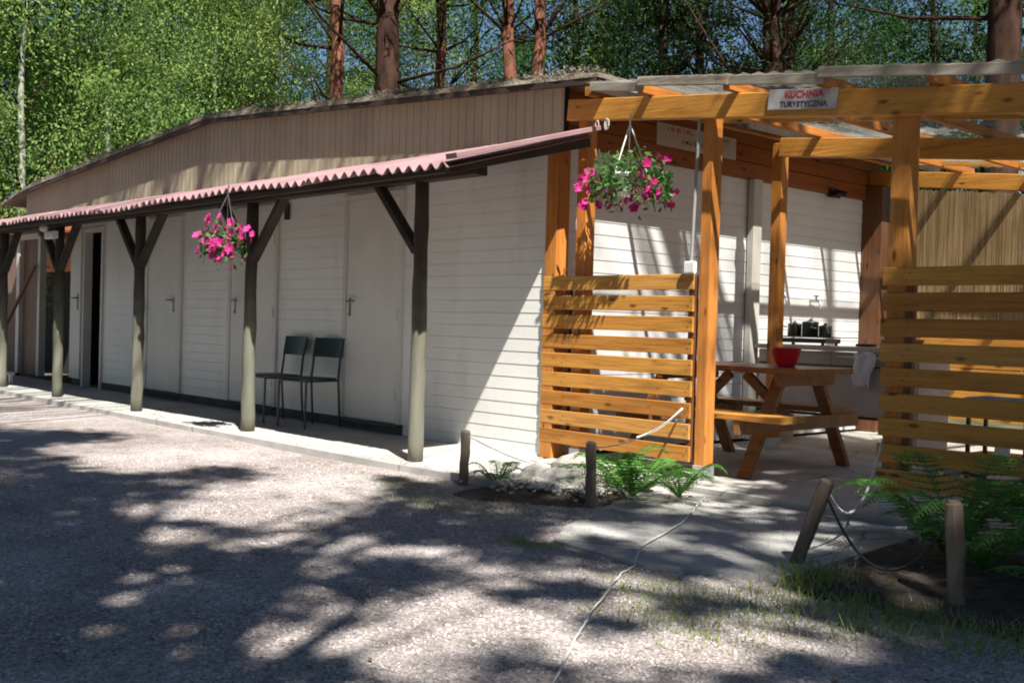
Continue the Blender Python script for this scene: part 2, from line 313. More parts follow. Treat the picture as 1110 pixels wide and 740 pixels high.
P3 = np.stack([PX, PY, -.047 + .010 * np.sin(PX * 1.7 + PY) * np.sin(PY * 2.1 - PX * .6)], 1)[k]
struct(pebbles('gravel_pebbles', P3, rng.uniform(.0025, .0085, len(P3)) * np.where(rng.random(len(P3)) < .02, 2.0, 1), PEB), 'stuff')

def slab(name, poly, z0, z1, m):
    n = len(poly); s = MB(); s.add([(x, y, z0) for x, y in poly] + [(x, y, z1) for x, y in poly],
        [tuple(range(n))[::-1], tuple(range(n, 2 * n))] + [(i, (i + 1) % n, n + (i + 1) % n, n + i) for i in range(n)])
    return struct(s.build(name, m))
slab('veranda_floor', [(-24, 4.62), (-14, 4.64), (-9, 4.60), (-6.3, 4.63), (-5.15, 4.68), (-5.15, 5.2), (-5.3, 5.50), (-5.88, 5.60), (-5.94, 5.90), (-24, 5.90)], -.15, 0, CONC)
slab('pergola_floor', [(-5.86, 5.61), (0.5, 5.54), (0.5, 11.2), (-5.86, 11.2)], -.15, .002, CONC)
slab('path', [(-4.62, 5.58), (-4.35, 4.9), (-3.95, 4.05), (-3.72, 3.74), (-3.1, 3.68), (-2.6, 3.95), (-2.72, 5.52)], -.15, -.030, CONC2)

def bed(name, cx, cy, rx, ry, h, m, seed):
    rr = random.Random(seed); s = MB(); rings, seg = 9, 36; ph = [rr.uniform(0, 6.28) for _ in range(4)]
    vs = [(cx, cy, -.04 + h)]
    for i in range(1, rings + 1):
        f_ = i / rings
        for k in range(seg):
            t = 2 * math.pi * k / seg; e = 1 + .12 * math.sin(3 * t + ph[0]) + .08 * math.sin(5 * t + ph[1])
            vs.append((cx + rx * f_ * e * math.cos(t), cy + ry * f_ * e * math.sin(t), -.07 + (h + .03) * (1 - f_ ** 2) + rr.uniform(-.012, .012) * (1 - f_)))
    fs = [(0, 1 + k, 1 + (k + 1) % seg) for k in range(seg)]
    for i in range(rings - 1):
        for k in range(seg): a = 1 + i * seg; fs.append((a + k, a + seg + k, a + seg + (k + 1) % seg, a + (k + 1) % seg))
    s.add(vs, fs); return struct(s.build(name, m, smooth=True))
bed('soil_bed', -4.85, 4.9, .72, .66, .035, SOIL, 1)
bed('soil_bed', -1.75, 4.75, 1.05, 1.0, .06, SOIL, 2)
bed('soil_bed', -2.3, 4.25, .45, .45, .05, SOIL, 3)

# ------------------------------------------------------------------ house
def siding_x(s, x0, x1, y, z0, z1, p=.1, out=-1, lap=.011):
    """clapboards facing -Y between x0 and x1"""
    z = z0
    while z < z1 - .001:
        t = min(z + p, z1)
        a, b, c = y - .003, y, y + .006
        s.add([(x0, a, z), (x1, a, z), (x1, b, t - .007), (x0, b, t - .007), (x1, c, t - .006), (x0, c, t - .006), (x1, c, t), (x0, c, t), (x1, a, t), (x0, a, t)],
              [(0, 1, 2, 3), (3, 2, 4, 5), (5, 4, 6, 7), (7, 6, 8, 9)]); z = t
def siding_y(s, y0, y1, x, z0, z1, p=.1, lap=.011):
    z = z0
    while z < z1 - .001:
        t = min(z + p, z1)
        a, b, c = x + .003, x, x - .006
        s.add([(a, y0, z), (a, y1, z), (b, y1, t - .007), (b, y0, t - .007), (c, y1, t - .006), (c, y0, t - .006), (c, y1, t), (c, y0, t), (a, y1, t), (a, y0, t)],
              [(0, 1, 2, 3), (3, 2, 4, 5), (5, 4, 6, 7), (7, 6, 8, 9)]); z = t
house = thing('house', 'long low white sided hut with a row of doors and a shallow brown gable', 'building', (-10.5, 5.85, 0))
YW = 5.85
s = MB(); siding_x(s, -15.27, -14.86, YW, .09, 2.42); siding_x(s, -14.25, -7.72, YW, .09, 2.42); siding_x(s, -7.72, -5.96, YW, -.01, 2.42); siding_x(s, -14.86, -14.25, YW, 2.12, 2.42)
s.build('front_wall', SIDING, house)
s = MB(); s.box(-15.27, YW + .008, 0, -14.86, YW + .10, 2.45); s.box(-14.25, YW + .008, 0, -5.95, YW + .10, 2.45); s.box(-14.86, YW + .008, 2.12, -14.25, YW + .10, 2.45)
s.box(-15.27, YW + .10, 0, -15.17, 10.5, 2.7); s.box(-15.17, 10.4, 0, -5.99, 10.5, 2.7); s.box(-5.99, YW + .10, 0, -5.928, 10.5, 2.7); s.build('wall_core', INT, house)
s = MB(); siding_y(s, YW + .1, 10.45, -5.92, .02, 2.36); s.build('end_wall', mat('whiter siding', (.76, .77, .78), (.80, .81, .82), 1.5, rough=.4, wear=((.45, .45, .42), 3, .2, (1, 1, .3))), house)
s = MB(); s.box(-15.27, YW - .006, -.02, -14.86, YW + .002, .088); s.box(-14.25, YW - .006, -.02, -7.72, YW + .002, .088); s.build('plinth', PLINTH, house)
# gable cladding with grooved boards
s = MB(); x = -17.0
def roof_z(x): return 3.13 - .0665 * abs(x + 11.15)
while x < -5.78:
    x1 = min(x + .1, -5.78); za, zb = roof_z(x), roof_z(x1); y = YW - .06
    for (xa, xb, ya, yb) in ((x, x + .008, y + .005, y), (x + .008, x1 - .002, y, y), (x1 - .002, x1, y, y + .005)):
        s.add([(xa, ya, 2.38), (xb, yb, 2.38), (xb, yb, roof_z(xb)), (xa, ya, roof_z(xa))], [(0, 1, 2, 3)])
    x = x1
s.build('gable_cladding', FASC, house)
s = MB(); zt = lambda x: roof_z(x) - .002
xs = [-17.0, -11.15, -5.78]; ya, yb = YW - .047, YW
s.add([(x, ya, 2.381) for x in xs] + [(x, ya, zt(x)) for x in xs] + [(x, yb, 2.381) for x in xs] + [(x, yb, zt(x)) for x in xs],
      [(0, 1, 4, 3), (1, 2, 5, 4), (6, 9, 10, 7), (7, 10, 11, 8), (2, 8, 11, 5), (0, 3, 9, 6), (0, 6, 7, 1), (1, 7, 8, 2)]); s.build('gable_backing', INT, house)
mat('dry needles', (.12, .08, .05), (.2, .14, .09), 9, rough=.95)
# roof
s = MB(); prof = []
rr = random.Random(3); nseg = 130; x0, x1 = -17.75, -5.33
for yy, dz in ((5.665, 0), (10.9, 0)):
    for i in range(nseg + 1):
        x = x0 + (x1 - x0) * i / nseg
        j = rr.uniform(-.012, .018) if yy < 6 else 0
        droop = -.10 * max(0, (-16.4 - x) / 1.3) ** 1.5
        s.v.append((x, yy + (rr.uniform(-.015, .01) if yy < 6 else 0), roof_z(x) + .005 + droop)); s.v.append((x, yy, roof_z(x) + .045 + j + droop))
M_ = 2 * (nseg + 1)
for i in range(nseg):
    a = 2 * i; s.f += [(a, a + 2, a + 3, a + 1), (M_ + a, M_ + a + 1, M_ + a + 3, M_ + a + 2), (a + 1, a + 3, M_ + a + 3, M_ + a + 1), (a, M_ + a, M_ + a + 2, a + 2)]
s.f += [(0, 1, M_ + 1, M_), (2 * nseg, M_ + 2 * nseg, M_ + 2 * nseg + 1, 2 * nseg + 1)]; s.mi = [0] * len(s.f)
roof = s.build('roof', ROOFM, house)
s = MB(); s.beam((-11.15, 5.68, roof_z(-11.15) - .02), (-5.36, 5.68, roof_z(-5.36) - .02), .03, .04); s.beam((-17.6, 5.68, roof_z(-17.6) - .03), (-11.15, 5.68, roof_z(-11.15) - .02), .03, .04)
s.beam((-5.36, 5.66, roof_z(-5.36) - .05), (-5.36, 10.8, roof_z(-5.36) - .05), .03, .1); s.build('barge_board', DARKW, roof)
# litter of needles and moss along the roof edge
n = 5200; xx = rng.uniform(-16.5, -5.35, n); P = np.stack([xx, 5.67 + np.abs(rng.normal(0, .12, n)), 3.15 - .0665 * np.abs(xx + 11.15) + .045 + rng.uniform(0, .022, n) * (1 + np.sin(xx * 3) * .8)], 1)
A, B = rand_axes(n, .016, asp=.3); o = quads('roof_litter', P, A, B, [ROOFM, MATS['dry needles']], roof, mi=(rng.random(n) < .35))
o['kind'] = 'stuff'
# end wall fascia boards (red brown)
s = MB()
for i in range(3): s.box(-5.915, 5.95, 2.362 + i * .15, -5.885, 10.55, 2.505 + i * .15, .004)
s.build('end_fascia', BRX, house)
s = MB(); s.box(-5.965, YW - .03, 0, -5.85, YW + .10, 2.40, .005); s.build('corner_post', ORZ, house)
s = MB(); s.box(-5.90, 8.30, .02, -5.84, 8.43, 2.36, .004); s.build('wall_batten', FRAMEM, house)
mat('worn steel', (.16, .15, .14), (.24, .23, .21), 9, rough=.4, metal=.5)
def door(x0, x1, label=None, hx=None, hz=1.0, hinge=None):
    f_ = MB(); y = YW - .012
    f_.box(x0 - .055, y - .022, .09, x0, y + .02, 2.15, .003); f_.box(x1, y - .022, .09, x1 + .055, y + .02, 2.15, .003); f_.box(x0, y - .022, 2.10, x1, y + .02, 2.15, .003)
    d = MB(); d.box(x0 + .004, y - .012, .10, x1 - .004, y + .015, 2.097, .003); do = d.build('door', DOORM, house)
    f_.build('door_frame', FRAMEM, do)
    if hx:
        h = MB(); h.box(hx - .014, y - .018, hz - .09, hx + .014, y - .0125, hz + .08, .002); h.tube([(hx, y - .018, hz + .05), (hx, y - .06, hz + .05)], .009); h.tube([(hx, y - .055, hz + .05), (hx + (.11 if hinge == 'r' else -.11), y - .055, hz + .05)], .009)
        h.tube([(hx, y - .017, hz - .07), (hx, y - .026, hz - .07)], .012); h.build('handle', MATS['worn steel'], do)
    if hinge:
        h = MB(); xh = x1 if hinge == 'r' else x0
        for z in (.35, 1.05, 1.8): MB().tube([(xh, y - .026, z - .05), (xh, y - .026, z + .05)], .009).build('hinge', FRAMEM, do)
    s_ = MB(); s_.box(x0 - .05, y - .05, .062, x1 + .05, y - .001, .088, .003); s_.build('threshold', PLINTH, do)
    return do
door(-8.60, -7.80, hx=-8.54, hz=1.12, hinge='r')
door(-10.80, -9.90, hx=-10.70, hz=1.12, hinge='r')
door(-12.86, -12.02, hx=-12.16, hz=1.12, hinge='l')
# doorway standing open at the far left, leaf folded back on the wall
s = MB(); s.box(-15.25, YW - .05, .10, -14.90, YW - .013, 2.10, .003); dl = s.build('door', DOORM, house)
s = MB(); s.box(-14.99, YW - .056, 1.03, -14.955, YW - .051, 1.24); s.tube([(-14.97, YW - .051, 1.19), (-14.97, YW - .1, 1.19), (-15.07, YW - .1, 1.19)], .009); s.build('handle', METAL, dl)
s = MB(); s.box(-14.88, YW - .03, .0, -14.83, YW + .08, 2.12, .003); s.box(-14.28, YW - .03, 0, -14.23, YW + .08, 2.12, .003); s.box(-14.83, YW - .03, 2.07, -14.28, YW + .08, 2.12, .003); s.build('door_frame', FRAMEM, house)
s = MB(); s.box(-14.83, YW + .25, 0, -14.28, YW + .30, 2.07); s.build('doorway_dark_sheet', INT, house)  # near-black sheet standing in for the unlit room behind the doorway
# vent / cable trim
s = MB(); s.box(-9.72, YW - .04, 1.98, -9.66, YW - .012, 2.14, .003); s.build('light_switch_box', METAL, house)

# ------------------------------------------------------------------ veranda canopy
can = thing('veranda_canopy', 'long faded red corrugated lean-to roof on braced round posts along the doors', 'canopy', (-11, 4.85, 0))
XL, XR = -19.5, -5.46; YF, YB, ZF, ZB = 4.45, YW - .064, 2.025, 2.385
s = MB(); per = .118; seg = 8; n = int((XR - XL) / per * seg)
rr = random.Random(5); sag = lambda x: .010 * math.sin(x * 1.3) + .007 * math.sin(x * 3.7)
for lay in (0, 1):
    for i in range(n + 1):
        x = XL + per / seg * i; sheet = int((x - XL) / .95)
        dz = .022 * math.cos(2 * math.pi * x / per) + (-.006 if lay else 0) + .004 * (sheet % 2)
        dy = .02 * math.sin(sheet * 2.3)
        for j in range(3):
            f_ = j / 2; s.v.append((x, (YF + dy) * (1 - f_) + YB * f_, ZF * (1 - f_) + ZB * f_ + dz + sag(x) * (1 - f_)))
L = (n + 1) * 3
for i in range(n):
    for j in range(2):
        a = i * 3 + j; s.f.append((a, a + 3, a + 4, a + 1)); s.f.append((L + a, L + a + 1, L + a + 4, L + a + 3))
    s.f.append((i * 3, L + i * 3, L + i * 3 + 3, i * 3 + 3))
s.mi = [0] * len(s.f); s.build('corrugated_sheet', PINK, can, smooth=False)
s = MB(); s.beam((XR + .01, YF + .01, ZF + .03), (XR + .01, YB, ZB + .03), .11, .035, .004); s.build('edge_flashing', PINK, can)
s = MB(); s.box(XL, 4.80, 1.99, -5.60, 4.90, 2.08, .006); s.box(XL, 4.50, 1.965, -5.52, 4.54, 2.005, .003); s.build('front_beam', DARKW, can)
x = -19.2
while x < -5.7: MB().beam((x, 4.545, 2.01), (x, YB, 2.325), .05, .05, .004).build('rafter', DARKW, can); x += .9
MB().beam((-5.52, 4.48, 1.985), (-5.52, YB, 2.325), .05, .07, .004).build('rafter', DARKW, can)
s = MB(); s.box(XL, YW - .075, 2.28, -5.99, YW - .018, 2.335); s.build('wall_plate', DARKW, can)
def vpost(x, y=4.85, both=True, seed=0):
    rr = random.Random(seed); pts = []; rd = []
    for i in range(14):
        z = -.02 + 2.01 * i / 13; pts.append((x + rr.uniform(-.004, .004), y + rr.uniform(-.004, .004), z)); rd.append(.059 - .008 * i / 13 + rr.uniform(-.0035, .0035))
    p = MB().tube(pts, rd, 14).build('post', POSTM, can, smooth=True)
    for sg in (-1, 1):
        if sg == 1 and not both: continue
        MB().beam((x + sg * .04, y, 1.50), (x + sg * .54, y, 2.02), .055, .085, .006, upv=(0, 1, 0)).build('brace', BRACEM, p)
    return p
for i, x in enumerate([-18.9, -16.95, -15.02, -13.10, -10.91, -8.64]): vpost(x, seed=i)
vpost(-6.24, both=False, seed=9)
o = MB(); o.box(-13.25, 4.72, 1.84, -12.97, 4.78, 1.93, .01); lampo = tag(o.build('bulkhead_lamp', WHITEP), 'small white lamp fixed on the canopy post farthest from the flowers', 'lamp')
s = MB(); s.lathe([(0, -.05), (.045, -.035), (.055, 0), (.045, .02), (0, .03)], (-13.2, 4.70, 1.97), 14); s.build('lamp_globe', WHITEP, lampo, smooth=True)

# ------------------------------------------------------------------ pergola
per_ = thing('pergola', 'orange stained timber pergola with clear plastic roof joined to the end of the hut', 'pergola', (-3.5, 7.8, 0))
bz = lambda x: 2.50 - .104 * (x + 5.7)        # underside of a beam
def pbeam(y, x0, x1, name='beam', m=None, w_=.06, h=.155):
    s = MB(); s.beam((x0, y, bz(x0) + h / 2), (x1, y, bz(x1) + h / 2), w_, h, .006); return s.build(name, m or ORX, per_)
pbeam(5.80, -5.72, -.9); pbeam(7.90, -5.30, -.9); pbeam(10.40, -5.92, -.9)
for (x, y) in ((-5.63, 5.90), (-4.49, 5.90), (-3.13, 5.90), (-.98, 5.90), (-5.36, 7.98), (-3.0, 7.98), (-.98, 7.98), (-5.55, 10.48), (-3.2, 10.48), (-.98, 10.48)):
    w_ = .115 if (x, y) == (-3.13, 5.90) else (.078 if (x, y) == (-4.49, 5.90) else .09)
    zt_ = bz(x) if y > 6 or True else 0
    s = MB(); s.box(x - w_ / 2, y - .05 + .0, .06, x + w_ / 2, y + .05, bz(x) + (.12 if y < 6 else .12), .006)
    p = s.build('post', ORZ, per_)
    s = MB(); s.box(x - w_ / 2 - .006, y - .056, -.02, x + w_ / 2 + .006, y + .056, .10, .002); s.build('post_shoe', GALV, p)
rx = [-5.42, -4.93, -4.22, -3.55, -2.88, -2.2, -1.55, -.95]
for x in rx:
    z = bz(x) + .155 + .034
    s = MB(); s.beam((x, 5.66, z), (x, 10.62, z), .045, .065, .004); s.build('rafter', ORY, per_)
for i in range(len(rx) - 1):
    xa, xb = rx[i] - .04, rx[i + 1] + .04; s = MB(); n = 28
    za, zb = bz(xa) + .155 + .085 + .004 * (i % 2), bz(xb) + .155 + .085 + .004 * (i % 2)
    if i == 0: xa = -5.40; za = bz(xa) + .24
    for lay in (0, 1):
        for k_ in range(n + 1):
            f_ = k_ / n
            for j in range(2): s.v.append((xa + (xb - xa) * f_, (5.60, 10.66)[j], za + (zb - za) * f_ + .008 * math.cos(k_ * math.pi / 2) + lay * .0))
    s.v = s.v[:2 * (n + 1)]
    s.f = [(2 * k_, 2 * k_ + 2, 2 * k_ + 3, 2 * k_ + 1) for k_ in range(n)]; s.mi = [0] * n
    s.build('roof_sheet', CLEAR, per_)
# weathered edge boards along the front edge, each lapping the next
for i in range(len(rx) - 1):
    xa, xb = rx[i] + (.06 if i == 0 else .015), rx[i + 1] + .045
    s = MB(); dz = .018 * ((i % 2)); s.beam((xa, 5.635 - .012 * (i % 2), bz(xa) + .212 + dz), (xb, 5.635 - .012 * (i % 2), bz(xb) + .195 + dz), .028, .06, .003); s.build('edge_board', GREYW, per_)
s = MB()
for y in (6.45, 7.15, 8.6, 9.3, 9.95): s.beam((-5.4, y, bz(-5.4) + .155 + .04), (-1, y, bz(-1) + .155 + .04), .035, .04, 0)
s.build('batten', ORX, per_)
# back of the pergola: reed mat over a low plank wall
s = MB(); n = 560
for i in range(n):
    x = -5.38 + 4.3 * i / n; r_ = .0035; zt_ = 2.47 - .104 * (x + 5.7) + random.uniform(-.01, .01)
    s.beam((x, 10.34 + random.uniform(-.004, .004), 1.16), (x + random.uniform(-.003, .003), 10.34, zt_), .007, .007)
tag(s.build('reed_screen', REED), 'tan reed mat hanging behind the slats at the back right of the pergola', 'screen')
s = MB()
for i in range(6): s.box(-5.45, 10.355, .20 + i * .165, -1.0, 10.38, .20 + i * .165 + .155, .003)
bw = tag(s.build('plank_wall', ORX), 'low orange plank wall below the reed mat at the back of the pergola', 'wall')
s = MB(); s.box(-5.925, 10.30, 0, -5.70, 10.46, 2.50, .004); bp_ = tag(s.build('corner_upright', BRZ), 'dark upright board where the white end wall meets the back of the pergola', 'post')

# slatted screens
def screen(x0, x1, z0, label, gaps, battens):
    t_ = thing('slatted_screen', label, 'screen', ((x0 + x1) / 2, 5.82, 0), 'slatted screens on the pergola front')
    s = MB(); rr = random.Random(int(-x0 * 10))
    for i in range(9):
        z = z0 + i * .1425; e = rr.uniform(-.006, .006)
        s.beam((x0 + e, 5.828, z + .052 + rr.uniform(-.003, .003)), (x1 + rr.uniform(-.004, .002), 5.828, z + .052 + rr.uniform(-.003, .003)), .022, .104, .004, mi=rr.choice((0, 0, 2, 3)))
    for x in battens:
        for i in range(9):
            for dx in (-.012, .012): s.tube([(x + dx, 5.818, z0 + i * .1425 + .052 + dx * 1.5), (x + dx, 5.8155, z0 + i * .1425 + .052 + dx * 1.5)], .0045, 6, mi=1)
    s.build('slat_panel', [ORX, METAL, ORX2, ORX3], t_)
    for x in battens:
        s = MB(); s.box(x - .025, 5.842, z0 + .01, x + .025, 5.848 + .03, z0 + 1.235, .003); s.build('batten', BRZ, t_)
    return t_
screen(-5.97, -4.555, .12, 'sunlit orange slatted screen left of the pergola opening, nearest the hut', 0, (-5.74, -4.58))
screen(-3.20, -1.0, .135, 'shaded brown slatted screen right of the pergola opening, behind the ferns', 0, (-3.045, -2.05))

# ------------------------------------------------------------------ pergola contents
tb = thing('picnic_table', 'brown wooden picnic table with attached benches under the pergola', 'picnic table', (-4.9, 6.83, 0))
s = MB()
for i in range(5): s.box(-5.75, 6.46 + i * .151, .705, -4.17, 6.46 + i * .151 + .145, .745, .004)
s.build('tabletop', TABW, tb)
for y in (6.02, 7.27):
    s = MB()
    for i in range(2): s.box(-5.75, y + i * .145,  .405, (-3.98 if y < 6.5 else -4.36), y + i * .145 + .14, .445, .004)
    s.build('bench', ORX if y < 6.5 else TABW, tb)
for x in (-5.42, -4.38):
    for (ya, yb) in ((6.62, 6.20), (7.05, 7.47)):
        MB().beam((x, ya, .70), (x, yb, 0), .045, .095, .004, upv=(1, 0, 0)).build('leg', TABW, tb)
    s = MB(); s.box(x + .03, 6.03, .31, x + .075, 7.53, .402, .004); s.build('bench_bearer', TABW, tb)
    s = MB(); s.box(x + .03, 6.48, .62, x + .075, 7.19, .702, .004); s.build('top_bearer', TABW, tb)
    s = MB(); s.beam((x + (.1 if x < -5 else -.06), 6.83, .36), (x + (.45 if x < -5 else -.45), 6.83, .68), .04, .07, .003); s.build('diagonal_brace', TABW, tb)
s = MB(); s.lathe([(.0, .0), (.06, .0), (.065, .006), (.088, .06), (.104, .125), (.112, .132), (.108, .138), (.098, .130), (.082, .06), (.058, .012), (0, .01)], (-4.47, 6.80, .746), 28)
tag(s.build('bowl', RED, smooth=True), 'red plastic bowl standing on the picnic table', 'bowl')
# kitchen counter
kc = thing('kitchen_counter', 'long pale board counter standing across the back of the pergola', 'counter', (-5.1, 8.5, 0))
s = MB(); s.box(-5.83, 8.36, .845, -4.20, 8.98, .885, .004); s.build('worktop', mat('worktop grey', (.42, .38, .34), (.5, .46, .42), 5, rough=.4), kc)
PANELM = mat('pinkish grey board', (.42, .37, .34), (.50, .45, .42), 2, rough=.6, wear=((.3, .26, .22), 3, .5, (1, 1, 1)))
s = MB(); s.box(-5.80, 8.40, .31, -5.08, 8.42, .84, .002); s.box(-5.07, 8.40, .31, -4.30, 8.42, .84, .002); s.build('front_panel', PANELM, kc)
s = MB(); s.box(-5.80, 8.385, .715, -4.30, 8.40, .725); s.box(-5.80, 8.375, .285, -4.30, 8.40, .308, .002); s.build('trim_strip', BLACK, kc)
for xa in (-5.82, -4.33): MB().box(xa, 8.42, 0, xa + .04, 8.95, .84, .002).build('side_panel', PANELM, kc)
MB().box(-5.1, 8.45, 0, -5.06, 8.50, .31).build('leg', PANELM, kc)
ck = thing('camping_cooker', 'black gas cooker with three small dark pots in a wire rack on the counter', 'cooker', (-5.4, 8.55, .885))
s = MB(); s.box(-5.68, 8.46, .905, -5.18, 8.72, .945, .004)
for x in (-5.65, -5.21):
    for y in (8.48, 8.70): s.box(x - .01, y - .01, .885, x + .01, y + .01, .905)
s.build('cooker_body', BLACK, ck)
s = MB()
for i in range(7): s.tube([(-5.68 + i * .083, 8.45, .955), (-5.68 + i * .083, 8.73, .955)], .004, 5)
for y in (8.45, 8.59, 8.73): s.tube([(-5.76, y, .958), (-5.02, y, .958)], .004, 5)
s.build('wire_rack', METAL, ck)
for i, x in enumerate((-5.56, -5.40, -5.25)):
    s = MB(); r_ = (.062, .072, .055)[i]; h = (.10, .12, .085)[i]
    s.lathe([(0, 0), (r_, 0), (r_, h), (r_ + .006, h + .004), (r_ * .9, h + .012), (.015, h + .02), (.012, h + .035), (0, h + .038)], (x, 8.58, .962), 18); s.tube([(x - r_, 8.55, .962 + h * .8), (x - r_ - .06, 8.52, .962 + h * .95)], .007, 6)
    s.build('pot', mat('dull pot metal', (.10, .11, .10), (.18, .19, .18), 9, rough=.35, metal=.7), ck, smooth=True)
s = MB(); nxx = 7; vs = []
for j in range(9):
    for i in range(nxx):
        vs.append((-4.82 + .20 * i / 6 * (1 - .04 * j) + .01 * math.sin(j), 8.325 + .016 * math.sin(i * 2.1 + j * .5), .84 - .036 * j - .012 * math.sin(i * 1.2)))
s.add(vs, [(j * nxx + i, j * nxx + i + 1, (j + 1) * nxx + i + 1, (j + 1) * nxx + i) for j in range(8) for i in range(nxx - 1)])
tw = s.build('towel', CLOTH, smooth=True); tag(tw, 'white towel hanging over the front of the kitchen counter', 'towel')
md = tw.modifiers.new('thick', 'SOLIDIFY'); md.thickness = .008
s = MB(); s.tube([(-4.98, 8.335, .80), (-4.5, 8.335, .80)], .008, 8); s.tube([(-4.98, 8.335, .80), (-4.98, 8.40, .80)], .006, 6); s.tube([(-4.5, 8.335, .80), (-4.5, 8.40, .80)], .006, 6); s.build('towel_rail', GALV, kc)
s = MB(); s.lathe([(0, 0), (.15, 0), (.17, .05), (.18, .07), (.17, .075), (.14, .02), (0, .015)], (-4.55, 8.62, .886), 20)
tag(s.build('washing_up_basin', mat('brown plastic', (.22, .09, .05), (.28, .12, .07), 5, rough=.4), smooth=True), 'shallow brown basin at the right end of the kitchen counter', 'basin')
s = MB(); s.box(-4.94, 8.56, .887, -4.80, 8.66, .912, .004); tag(s.build('soap_dish', BLACK), 'small dark dish on the counter left of the brown basin', 'dish')
s = MB(); s.box(-4.76, 9.0, .003, -4.58, 9.2, .155, .01); tag(s.build('plastic_tub', WHITEP), 'small white tub on the floor beneath the counter', 'tub')
for (y, z, lb) in ((8.80, 1.33, 'wall tap above the cooker, nearer the pergola post'), (9.38, 1.30, 'wall tap in the middle of the sunlit end wall')):
    s = MB(); s.tube([(-5.92, y, z), (-5.83, y, z), (-5.80, y, z - .03), (-5.80, y, z - .10)], .012, 8); s.tube([(-5.85, y - .04, z + .05), (-5.85, y + .04, z + .05)], .008, 6); s.tube([(-5.85, y, z), (-5.85, y, z + .05)], .01, 6)
    tag(s.build('wall_tap', GALV, smooth=True), lb, 'tap')
s = MB(); s.box(-5.90, 9.60, 2.33, -5.86, 9.72, 2.42, .004); s.tube([(-5.86, 9.64, 2.37), (-5.77, 9.60, 2.33)], .028, 10); s.tube([(-5.86, 9.70, 2.38), (-5.77, 9.74, 2.36)], .028, 10)
tag(s.build('spot_lamp', BLACK), 'small black twin spot lamp under the brown board of the end wall', 'lamp')
# behind the right screen
tr = thing('serving_trolley', 'dark trolley carrying a grey metal tray behind the right slatted screen', 'trolley', (-3.2, 7.5, 0))
s = MB(); s.box(-3.45, 7.42, .53, -3.02, 7.75, .548, .004); s.box(-3.45, 7.42, .548, -3.435, 7.75, .585); s.box(-3.035, 7.42, .548, -3.02, 7.75, .585); s.box(-3.435, 7.42, .548, -3.035, 7.435, .575); s.box(-3.435, 7.735, .548, -3.035, 7.75, .585); s.build('tray', GALV, tr)
s = MB(); s.box(-3.46, 7.43, .485, -3.0, 7.76, .525, .003); s.box(-3.44, 7.45, .18, -3.02, 7.74, .20); s.build('shelf', BLACK, tr)
for x in (-3.43, -3.04):
    for y in (7.46, 7.73): MB().box(x - .012, y - .012, .003, x + .012, y + .012, .485).build('leg', BLACK, tr)
for i, (x, c_) in enumerate(((-3.74, 'pale pot standing on the floor left of the dark trolley'), (-3.58, 'pale pot standing on the floor next to the dark trolley'))):
    s = MB(); s.lathe([(0, 0), (.05, 0), (.068, .12), (.072, .12), (.072, .135), (.06, .135), (.05, .02), (0, .015)], (x + .02, 7.52, .38 - .377), 16); tag(s.build('plant_pot', WHITEP, smooth=True), c_, 'pot')
s = MB(); s.box(-3.22, 7.40, .21, -3.12, 7.415, .30); tag(s.build('paper_label', WHITEP), 'small white card fixed low on the front of the trolley', 'card')
s = MB(); s.tube([(-4.05, 8.0, .016), (-3.45, 7.75, .016)], .013, 8); tag(s.build('metal_rod', BLACK), 'short black rod lying on the floor behind the right screen', 'rod')

# signs
def text(body, size, m, mtx, parent, name='lettering', bold=.0):
    c = bpy.data.curves.new('t', 'FONT'); c.body = body; c.size = size; c.align_x = 'CENTER'; c.align_y = 'CENTER'; c.extrude = .0008; c.offset = bold
    o = bpy.data.objects.new('t', c); col.objects.link(o); dg = bpy.context.evaluated_depsgraph_get(); dg.update()
    me = bpy.data.meshes.new_from_object(o.evaluated_get(dg)); bpy.data.objects.remove(o); me.materials.append(m)
    q = bpy.data.objects.new(name, me); col.objects.link(q); q.parent = parent; q.matrix_local = mtx; return q
RINK = mat('red lettering', (.45, .03, .04), (.55, .05, .06), 5, rough=.6); DINK = mat('dark lettering', (.05, .035, .04), (.08, .05, .06), 5, rough=.6)
tilt = math.atan(-.104)
sg = thing('kitchen_sign', 'white board with red and dark lettering nailed on the pergola beam', 'sign', (-3.73, 5.764, 2.396))
s = MB(); s.beam((-3.965, 5.758, 2.396 + .0245), (-3.495, 5.758, 2.396 - .0245), .012, .122, .002); s.build('board', mat('sign board', (.34, .33, .35), (.46, .44, .46), 5, rough=.7, wear=((.2, .18, .18), 14, .8, (1, 1, 1))), sg)
RX = Matrix.Rotation(math.radians(90), 4, 'X')
text('KUCHNIA', .060, RINK, Matrix.Translation((.015, -.0135, .028)) @ Matrix.Rotation(-tilt, 4, 'Y') @ RX, sg, bold=.001)
text('TURYSTYCZNA', .047, DINK, Matrix.Translation((.012, -.0135, -.032)) @ Matrix.Rotation(-tilt, 4, 'Y') @ RX, sg, bold=.001)
ws = thing('notice_board', 'pale notice board with faint marks on the brown boards of the end wall', 'sign', (-5.875, 7.5, 2.6))
s = MB(); s.box(-5.884, 6.97, 2.50, -5.872, 8.05, 2.685, .002); s.build('board', mat('notice paint', (.50, .42, .35), (.56, .48, .40), 4, rough=.7), ws)
s = MB(); rr = random.Random(2)
def marks(s, y0, y1, z, h, x=-5.8705):
    y = y0
    while y < y1:
        w_ = rr.uniform(.018, .035); s.box(x, y, z, x + .0015, y + w_ * .3, z + h); 
        if rr.random() < .7: s.box(x, y + w_ * .3, z + h * rr.choice((0, .45, .85)), x + .0015, y + w_, z + h * rr.choice((.15, .6, 1)) + .003)
        y += w_ + .014
marks(s, 7.10, 7.42, 2.63, .032); s.build('red_marks', RINK, ws)
